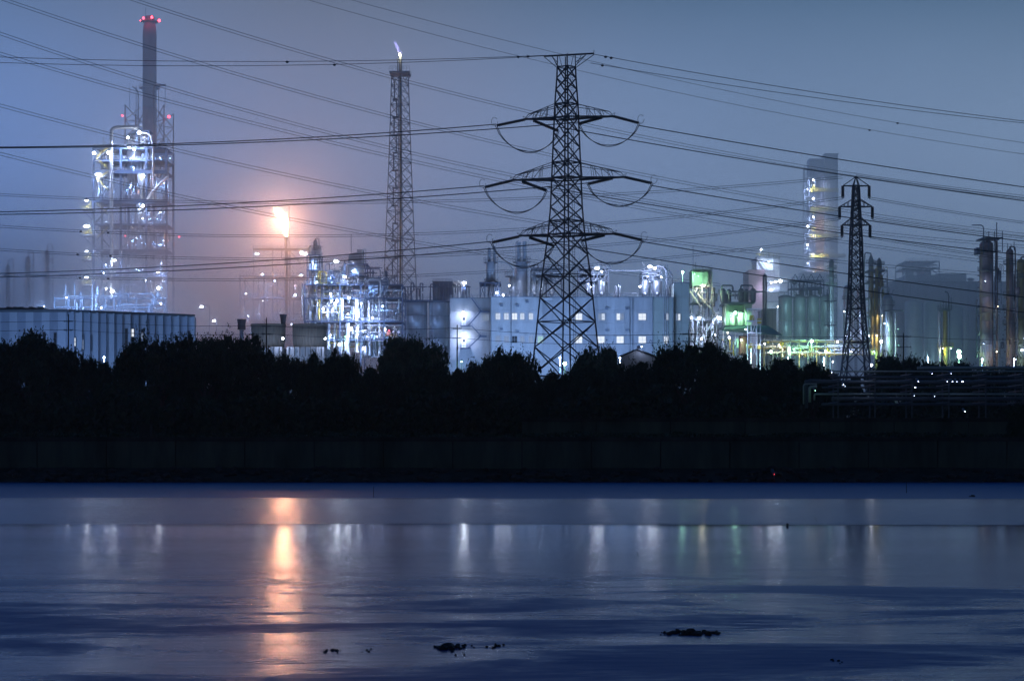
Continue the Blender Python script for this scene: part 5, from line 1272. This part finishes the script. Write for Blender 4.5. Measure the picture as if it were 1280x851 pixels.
b.lathe('shell', 1113, 4, [(6.6, 548), (6.6, 374), (5.6, 369.5), (2.4, 367.2)], ALU, seg=24); b.ring_deck(1113, 380, 9, 4, hh=5); b.box('side_platform', 1106, 387.5, 1129, 388.7, -1, 2, STEEL)
b.pipe('gooseneck', [(1103, 440, 2), (1103, 362, 2), (1105, 358.5, 2), (1113, 358.5, 2), (1113.5, 367, 4)], 1.3, PIPE, 4, seg=10); b.pipe('side_pipe', [(1122, 548, 3), (1122, 390, 3), (1120, 386, 3)], 1.3, PIPE, 2); b.bar('davit', (1117, 367, 3), (1120, 361, 3), .7, PIPE)
for a in ((1099, 427.5, -3, 'w', 6500, .72), (1103.5, 405, -2.5, 'w', 2600, .1), (1121, 432, -2.5, 'g', 2600, .1), (1120, 412, -3, 'g', 2000, .1)): b.lamp(*a)
b.bar('lamp_post', (1099, 548, -2.3), (1099, 428, -2.3), .7, STEEL)
b = T('pipe_tower', 'pipework tower of yellow columns and grey platforms behind the smaller pylon', 'pipework', 1098, 585); rg = random.Random(57)
frame(b, [1086, 1097, 1109], [338, 352, 372, 395, 415, 548], (0, 10), STEEL, 1.0, True, rg, .25, True, YEL)
for x, yt in ((1089, 340), (1095, 336), (1101, 344)): b.cyl('yellow_column', x, yt, 548, 2.0, -1.0, YELD)
b.lathe('tall_column', 1098, 12, [(3.2, 548), (3.2, 320), (2, 317), (.8, 314)], STEEL); b.pipe('overhead_pipe', [(1098, 315, 12), (1098, 312, 12), (1090, 311, 12), (1089, 345, 12)], .9, STEEL, 3)
b.ring_deck(1098, 324, 6.5, 12); b.ring_deck(1110, 325, 7, 14); b.lathe('tall_column', 1110, 14, [(3.4, 548), (3.4, 322), (2, 319), (.8, 317)], STEEL); b.ring_deck(1110, 334, 7, 14)
clutter(b, rg, 1086, 345, 1112, 446, -.5, 10, 60, [PIPE, YELD, STEEL, YEL, ALU], 1.0); b.lathe('tall_column', 1049, 14, [(3, 548), (3, 322), (2, 319)], STEEL); b.ring_deck(1049, 330, 6.5, 14); b.ring_deck(1049, 352, 7, 14, STEEL, GREEN); b.ring_deck(1049, 342, 6.5, 14)
for a in ((1094, 420, -2.5, 'y', 2600, .2), (1090, 440, -2.5, 'g', 2600, .25), (1101, 395, -2, 'y', 1500, .15)): b.lamp(*a)
b = T('pipe_yard', 'low yellow and green lit pipe yard below the teal silos', 'pipework', 1010, 530); b.boost = 2.2; rg = random.Random(58)
for x in range(955, 1090, 11): b.bar('post', (x, 548, 0), (x, 424, 0), .9, YELD if x % 2 else STEEL)
for y in (425, 433, 441): b.drum('header', 952, 1090, y, .9, .4, PIPE); b.drum('header', 952, 1090, y + 2, .6, 1.4, YELD)
clutter(b, rg, 955, 425, 1090, 446, -1, 4, 70, [PIPE, WHITE, YEL, YELD, GREEN], .9, .2)
for a in ((1012.5, 427, -3, 'g', 3600, .5), (1044.5, 428, -3, 'w', 1800, .3), (990, 437, -3, 'g', 1600, .25), (1030, 440, -3, 'y', 1600, .2), (1062, 440, -3, 'w', 1600, .2), (972, 432, -3, 'y', 1500, .2), (1001, 443, -3, 'y', 900, .2)): b.lamp(*a)
b.bar('lamp_post', (1012.5, 548, -2.6), (1012.5, 428, -2.6), .6, STEEL)
b = T('tank_wall', 'low pale block behind the foot of the smaller pylon', 'block', 1072, 500)
b.box('wall', 1049, 444, 1096, 548, 4, 14, CONC); b.box('coping', 1048.5, 443, 1096.5, 444, 3.8, 14.2, CONC); b.box('pier', 1060, 444.2, 1061.5, 548, 3.7, 4, CONC); b.box('pier', 1084, 444.2, 1085.5, 548, 3.7, 4, CONC)

# yellow column and the silos lost in fog
b = T('distillation_column', 'slender yellow-green column with a crown of pipes and a lower deck', 'column', 1181, 560); 
b.cyl('shell', 1181.5, 388, 548, 2.8, 0, YELD); b.cyl('side_pipe', 1175, 390, 548, 2.2, .5, ALU); b.cyl('side_pipe', 1187, 386, 548, .7, 0, STEEL, None, 'tube'); b.ring_deck(1181, 386.5, 9, 0, hh=5); b.ring_deck(1182, 433, 10, 0, YELD, YEL, hh=4); b.ring_deck(1180, 388, 7, 0, GREEN, GREEN, hh=3)
for x, y in ((1176, 378), (1179, 374), (1182.5, 377), (1189, 372)): b.bar('vent_pipe', (x, 387, 0), (x, y, 0), .9, STEEL, None, 'tube')
b.pipe('gooseneck', [(1186, 388, 0), (1186, 369, 0), (1184, 365, 0), (1181, 364.5, 0)], .7, PDARK, 3); b.ladder(1179, 388, 446, -1.8, YEL)
for a in ((1176, 436, -3, 'y', 1600, .15), (1186, 436, -3, 'g', 2200, .12)): b.lamp(*a)
b = T('street_lamp', 'twin bright green star lamps on one post at the right', 'street lamp', 1199, 520)
b.bar('pole', (1199, 548, .4), (1199, 438, .4), .9, STEEL, None, 'tube'); b.lamp(1198.7, 439.6, 0, 'g', 5200, .62); b.lamp(1199.3, 445.4, 0, 'g', 5200, .62)
for i, (xc, R, yt, D, lab) in enumerate(((1142, 11, 378, 840, 'hazy silo at the left of three lost in fog'), (1166, 11.5, 378, 850, 'hazy silo in the middle of three lost in fog'), (1192, 11, 384, 860, 'hazy dark silo at the right of three lost in fog'))):
    b = T('silo', lab, 'silo', xc, D, 'hazy silos in the fog'); b.lathe('shell', xc, 0, [(R, 548), (R, yt), (R * .5, yt - 2.5)], SILO if i < 2 else STEEL, seg=26)
    for y in (395, 412, 430): b.cyl('hoop', xc, y - .3, y + .3, R + .2, 0, STEEL)
    b.rail([(xc - R, yt, -8), (xc + R, yt, -8)], 3, STEEL); b.bar('downpipe', (xc + R + .6, 548, -3), (xc + R + .6, yt, -3), 1, PIPE, None, 'tube'); b.ladder(xc + R + 4, yt + 4, 440, -3, STEEL, None, 4)
b = T('warehouse', 'long hazy hall with roof gantries far behind the foggy silos', 'hall', 1190, 1000)
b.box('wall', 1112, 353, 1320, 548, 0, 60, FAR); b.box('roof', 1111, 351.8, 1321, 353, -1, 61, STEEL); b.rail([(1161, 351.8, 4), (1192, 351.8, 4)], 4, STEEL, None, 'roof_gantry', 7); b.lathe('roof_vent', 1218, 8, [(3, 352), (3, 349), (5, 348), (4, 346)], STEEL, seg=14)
for x in range(1120, 1320, 9): b.box('rib', x - .4, 353.2, x + .4, 548, -.4, 0, CLAD)
b = T('boiler_house', 'hazy open-topped plant block far behind the foggy hall', 'plant block', 1153, 1180); rg = random.Random(60)
b.box('wall', 1132, 344, 1174, 548, 0, 40, CLADL); frame(b, [1132, 1141, 1151, 1162, 1174], [327, 335, 344], (0, 30), STEEL, 1.2, True, rg, .5); clutter(b, rg, 1133, 328, 1173, 344, 2, 20, 24, [STEEL, PDARK], 1.2); b.box('annex', 1174, 341, 1210, 548, 4, 30, CLADL)

# tall columns at the right edge
def column(px, top, r, D, label, m, decks, seed, group='tall dark columns at the right edge', pipe=1):
    b = T('distillation_column', label, 'column', px, D, group); rg = random.Random(seed)
    ys = [548, 430, 400, 370, 340, top + 6]
    ys = [y for y in ys if y >= top + 6]
    for y0, y1 in zip(ys[:-1], ys[1:]): b.lathe('shell_course', px, 4, [(r, y0), (r, y1 + .4), (r * .985, y1)], m, seg=24)
    b.lathe('head', px, 4, [(r, top + 6), (r * .93, top + 3), (r * .6, top + .8), (r * .2, top)], m, seg=24)
    for y, rr_ in decks: b.ring_deck(px, y, rr_, 4, PDARK, STEEL, hh=4)
    b.pipe('overhead_pipe', [(px, top + 2, 4), (px, top - 2.5, 4), (px + r * 1.45 * pipe, top - 2.5, 4), (px + r * 1.5 * pipe, top + 6, 4), (px + r * 1.5 * pipe, 548, 4)], max(.9, r * .2), PINK, 4, seg=10)
    b.ladder(px - r - 1.2, top + 8, 446, 1, YELD); b.ladder(px + r * .4, top + 30, 446, 4 - r * b.k - .4, STEEL)
    for i in range(9): y = rg.uniform(top + 20, 440); b.drum('nozzle', px - r - 2.5, px - r + .5, y, .6, 4, m)
    clutter(b, rg, px + r, top + 12, px + r * 2.2, 446, 1, 7, 18, [PINK, STEEL, PDARK], .8); clutter(b, rg, px - r * 1.35, top + 40, px - r, 446, 1, 7, 9, [PINK, STEEL, PDARK], .6)
    return b
b = column(1237.5, 299, 8.6, 520, 'thick pinkish-grey column with a hooked vent pipe, tallest at the right edge', PINK, ((336, 11), (313, 12), (389, 12.5), (416, 11), (438, 12)), 71)
b.pipe('vent_pipe', [(1229.5, 318, 0), (1229.5, 284, 0), (1227, 281.5, 0), (1215, 281.5, 0)], .7, PDARK, 3); b.bar('mast', (1250.5, 300, 4), (1250.5, 276, 4), 1.1, PDARK); b.box('top_frame', 1228.5, 296.5, 1254, 297.7, 0, 8, PDARK)
for x in (1229, 1236, 1243, 1253): b.bar('top_post', (x, 315, 0), (x, 289 if x > 1230 else 297, 0), .9, PDARK)
b.box('control_box', 1222, 309, 1227, 317, 1, 4, PDARK)
for a in ((1227, 430, -2.5, 'b', 2800, .12), (1229, 352, -2.5, 'w', 1300, .1), (1243, 440, -2.5, 'y', 1400, .1), (1244, 384, -3, 'y', 700, .1)): b.lamp(*a)
b = column(1267, 309, 4.6, 522, 'slimmer pinkish-grey column beside the thick column at the right edge', PINK, ((328, 8), (367, 8.5), (384, 9), (403, 9)), 72)
for x, y in ((1262, 303), (1266, 305), (1270, 301)): b.bar('vent_pipe', (x, 312, 2), (x, y, 2), .9, PDARK, None, 'tube')
b.lamp(1262, 425, -2.5, 'y', 900, .1)
b = column(1281, 322, 5.5, 540, 'yellowish column cut by the right edge of the view', YELD, ((345, 9), (395, 9)), 73); b.lamp(1274, 438, -3, 'b', 4200, .4); b.lamp(1277, 424, -3, 'b', 2600, .25)

# ================================================================== UTILITY POLES AND LOW WIRES
def pole(px, ytop, ya, yb, label, D=300, arm=5.5):
    b = T('utility_pole', label, 'utility pole', px, D, 'utility poles behind the shore trees'); b.lathe('pole', px, 0, [(1.0, 549), (.75, ytop)], CONCD, seg=10)
    for y in (ya, yb):
        c = b.box('crosspiece', px - arm, y - .35, px + arm, y + .35, -.3, -.1, PYL)
        for x in (px - arm + .6, px - arm * .45, px + arm * .45, px + arm - .6): b.lathe('insulator', x, -.2, [(.25, y - .35), (.5, y - .8), (.5, y - 1.2), (.2, y - 1.8)], INS, c, 8)
pole(85.5, 393, 402, 413, 'utility pole before the striped warehouse'); pole(333, 397, 408, 418, 'utility pole before the left cooling tower'); pole(571.5, 406, 411, 423, 'utility pole by the staircase end of the hall')
pole(861, 412, 418, 427, 'utility pole beneath the green lamp beside the windowed hall', 300, 8); pole(1129.5, 416, 421, 434, 'utility pole right of the bright domed vessel', 320, 9)
g_ = 'low wires between the utility poles'
for pts, lab in (([(-60, 404), (85.5, 401)], 'low upper wire left of the first utility pole'), ([(85.5, 401), (200, 406.5), (333, 407)], 'low upper wire between the first and second utility poles'), ([(333, 407), (450, 411.5), (571.5, 410)], 'low upper wire between the second and third utility poles'), ([(571.5, 410), (715, 418.5), (861, 417)], 'low upper wire crossing the windowed hall'), ([(861, 417), (990, 421), (1129.5, 420)], 'low upper wire crossing the green process house'), ([(1129.5, 420), (1200, 424), (1380, 418)], 'low upper wire right of the last utility pole'),
                 ([(-60, 415), (85.5, 412)], 'low bottom wire left of the first utility pole'), ([(85.5, 412), (200, 418), (333, 417)], 'low bottom wire between the first and second utility poles'), ([(333, 417), (450, 423), (571.5, 422)], 'low bottom wire between the second and third utility poles'), ([(571.5, 422), (715, 430), (861, 426)], 'low bottom wire crossing the windowed hall')):
    line(pts, lab, g_, .035, 0, 300, 300, m=PYL)

# ================================================================== PIPE RACK ON THE SHORE, RIGHT
b = T('pipe_rack', 'long dark pipe rack running along the shore on the right', 'pipe rack', 1150, 205)
for i, (x0, y, r_, dy, m) in enumerate(((1154, 458.6, 1.9, 3, TEAL), (1045, 463.2, .9, 2, TEAL), (1046, 470, 1.6, 4, PDARK), (1006, 477.5, 2.4, 0, PDARK), (1030, 484, 1.2, 1.2, PDARK), (1018, 492.5, 1.2, 0, TEAL), (1040, 498.5, 2.6, 0, PDARK), (1030, 505, 1.6, 1.5, PDARK))):
    b.drum('pipe', x0, 1420, y, r_, dy, m)
for x in range(1046, 1420, 46):
    b.bar('support', (x, 549, 2.2), (x, 464, 2.2), 1.6, PDARK); b.bar('support', (x, 549, -.8), (x, 474, -.8), 1.2, PDARK)
    for y in (467.6, 474, 481, 488.5, 502.5): b.box('rack_beam', x - 1, y - .6, x + 1, y + .6, -1, 5, PDARK)
b.pipe('expansion_loop', [(1008, 510, 0), (1008, 478, 0), (1012, 476, 0), (1060, 477.5, 0)], 2.2, PDARK, 5, seg=12); b.pipe('expansion_loop', [(1003.5, 505, -.5), (1003.5, 482, -.5), (1005, 480, -.5), (1020, 480, -.5)], .9, TEAL, 2); b.pipe('expansion_loop', [(1011, 503, -.6), (1011, 484, -.6), (1020, 483, -.6)], 1.8, TEAL, 2); b.pipe('expansion_loop', [(1018, 500, 0), (1018, 492.5, 0), (1050, 492.5, 0)], 1.2, PIPE, 2)
for px, py, c, W_, r_, wd in ((1087, 457, 'w', 900, .26, 1.2), (1181, 477.3, 'b', 60, .06, 1.8), (1187.5, 477.3, 'b', 60, .06, 1.6), (1193, 477.3, 'b', 60, .06, 1.6), (1200, 477.5, 'b', 60, .05, 4), (1162, 467.5, 'b', 60, .08, 1), (1145, 477, 'b', 40, .06, 1), (1186, 467.6, 'b', 30, .05, 1.4), (1203, 514.5, 'b', 60, .09, 1.2), (1052, 481, 'b', 30, .05, 1), (1054, 483, 'b', 20, .05, 1), (1141, 484.5, 'b', 20, .035, 6), (1037.5, 466, 'b', 30, .06, 1), (1165, 495.5, 'b', 20, .035, 4), (1140, 495.3, 'b', 20, .035, 2)):
    b.lamp(px, py, -1.2, c, W_ * .03, r_ * .6, wd)
b.lamp(1015, 489, -2.2, 'g', 26, .02)
for px, py, lab in ((1040.5, 452, 'small white lamp among the trees left of the pipe rack, the upper'), (1037, 466, 'small white lamp among the trees left of the pipe rack, the lower'), (540, 444, 'faint greenish lamp glinting through the trees by the pole')):
    pass
for px, py, D, c, W_, r_, lab in ((706, 454.5, 330, 'g', 900, .34, 'green lamp on a short post at the foot of the big pylon'), (577, 452, 300, 'g', 260, .12, 'greenish lamp glinting through leaves right of the third utility pole'), (278, 440, 300, 'b', 200, .08, 'bluish lamp glinting through the leaves of the wide domed tree'), (1041, 452, 246, 'w', 120, .14, 'small white lamp showing over the trees left of the pipe rack')):
    b = T('yard_or_fill_lamp', lab, 'lamp', px, D, 'yard lamps among the trees'); b.bar('post', (px, 549, .35), (px, py, .35), .8, STEEL, None, 'tube'); b.lamp(px, py, 0, c, W_, r_)
for px, D, W_, cc, lab in ((630, 462, 52000, 'b', 'added fill lamp hidden behind the feathery tree before the hall'), (700, 462, 52000, 'b', 'added fill lamp low behind the left foot of the big pylon'), (775, 462, 52000, 'b', 'added fill lamp low behind the faintly lit tree before the hall'), (130, 395, 40000, 'b', 'added fill lamp behind the gap in the trees before the warehouse'), (40, 395, 40000, 'b', 'added fill lamp behind the trees at the far left of the warehouse'), (522, 515, 65000, 'b', 'added fill lamp behind the lit green tree before the silos'),
    (985, 580, 90000, 't', 'added fill lamp behind the trees below the teal silos, on their left'), (1030, 585, 90000, 't', 'added fill lamp behind the trees below the teal silos, on their right'), (1160, 740, 300000, 't', 'added fill lamp before the hazy silos'), (1228, 470, 14000, 'b', 'added fill lamp before the thick column at the right edge'), (1268, 470, 12000, 'w', 'added fill lamp before the slimmer column at the right edge'), (925, 500, 16000, 't', 'added fill lamp before the green process house'), (356, 432, 30000, 'b', 'added fill lamp before the two cooling towers')):
    b = T('yard_or_fill_lamp', lab, 'lamp', px, D, 'added fill lamps behind the trees'); b.boost = 1.8; b.bar('post', (px, 549, .35), (px, 447, .35), .8, STEEL, None, 'tube'); b.lamp(px, 447 if px < 900 else 449, 0, cc, W_, .22, aim=80)  # fill lamps added behind the trees to brighten the facades, silos and columns
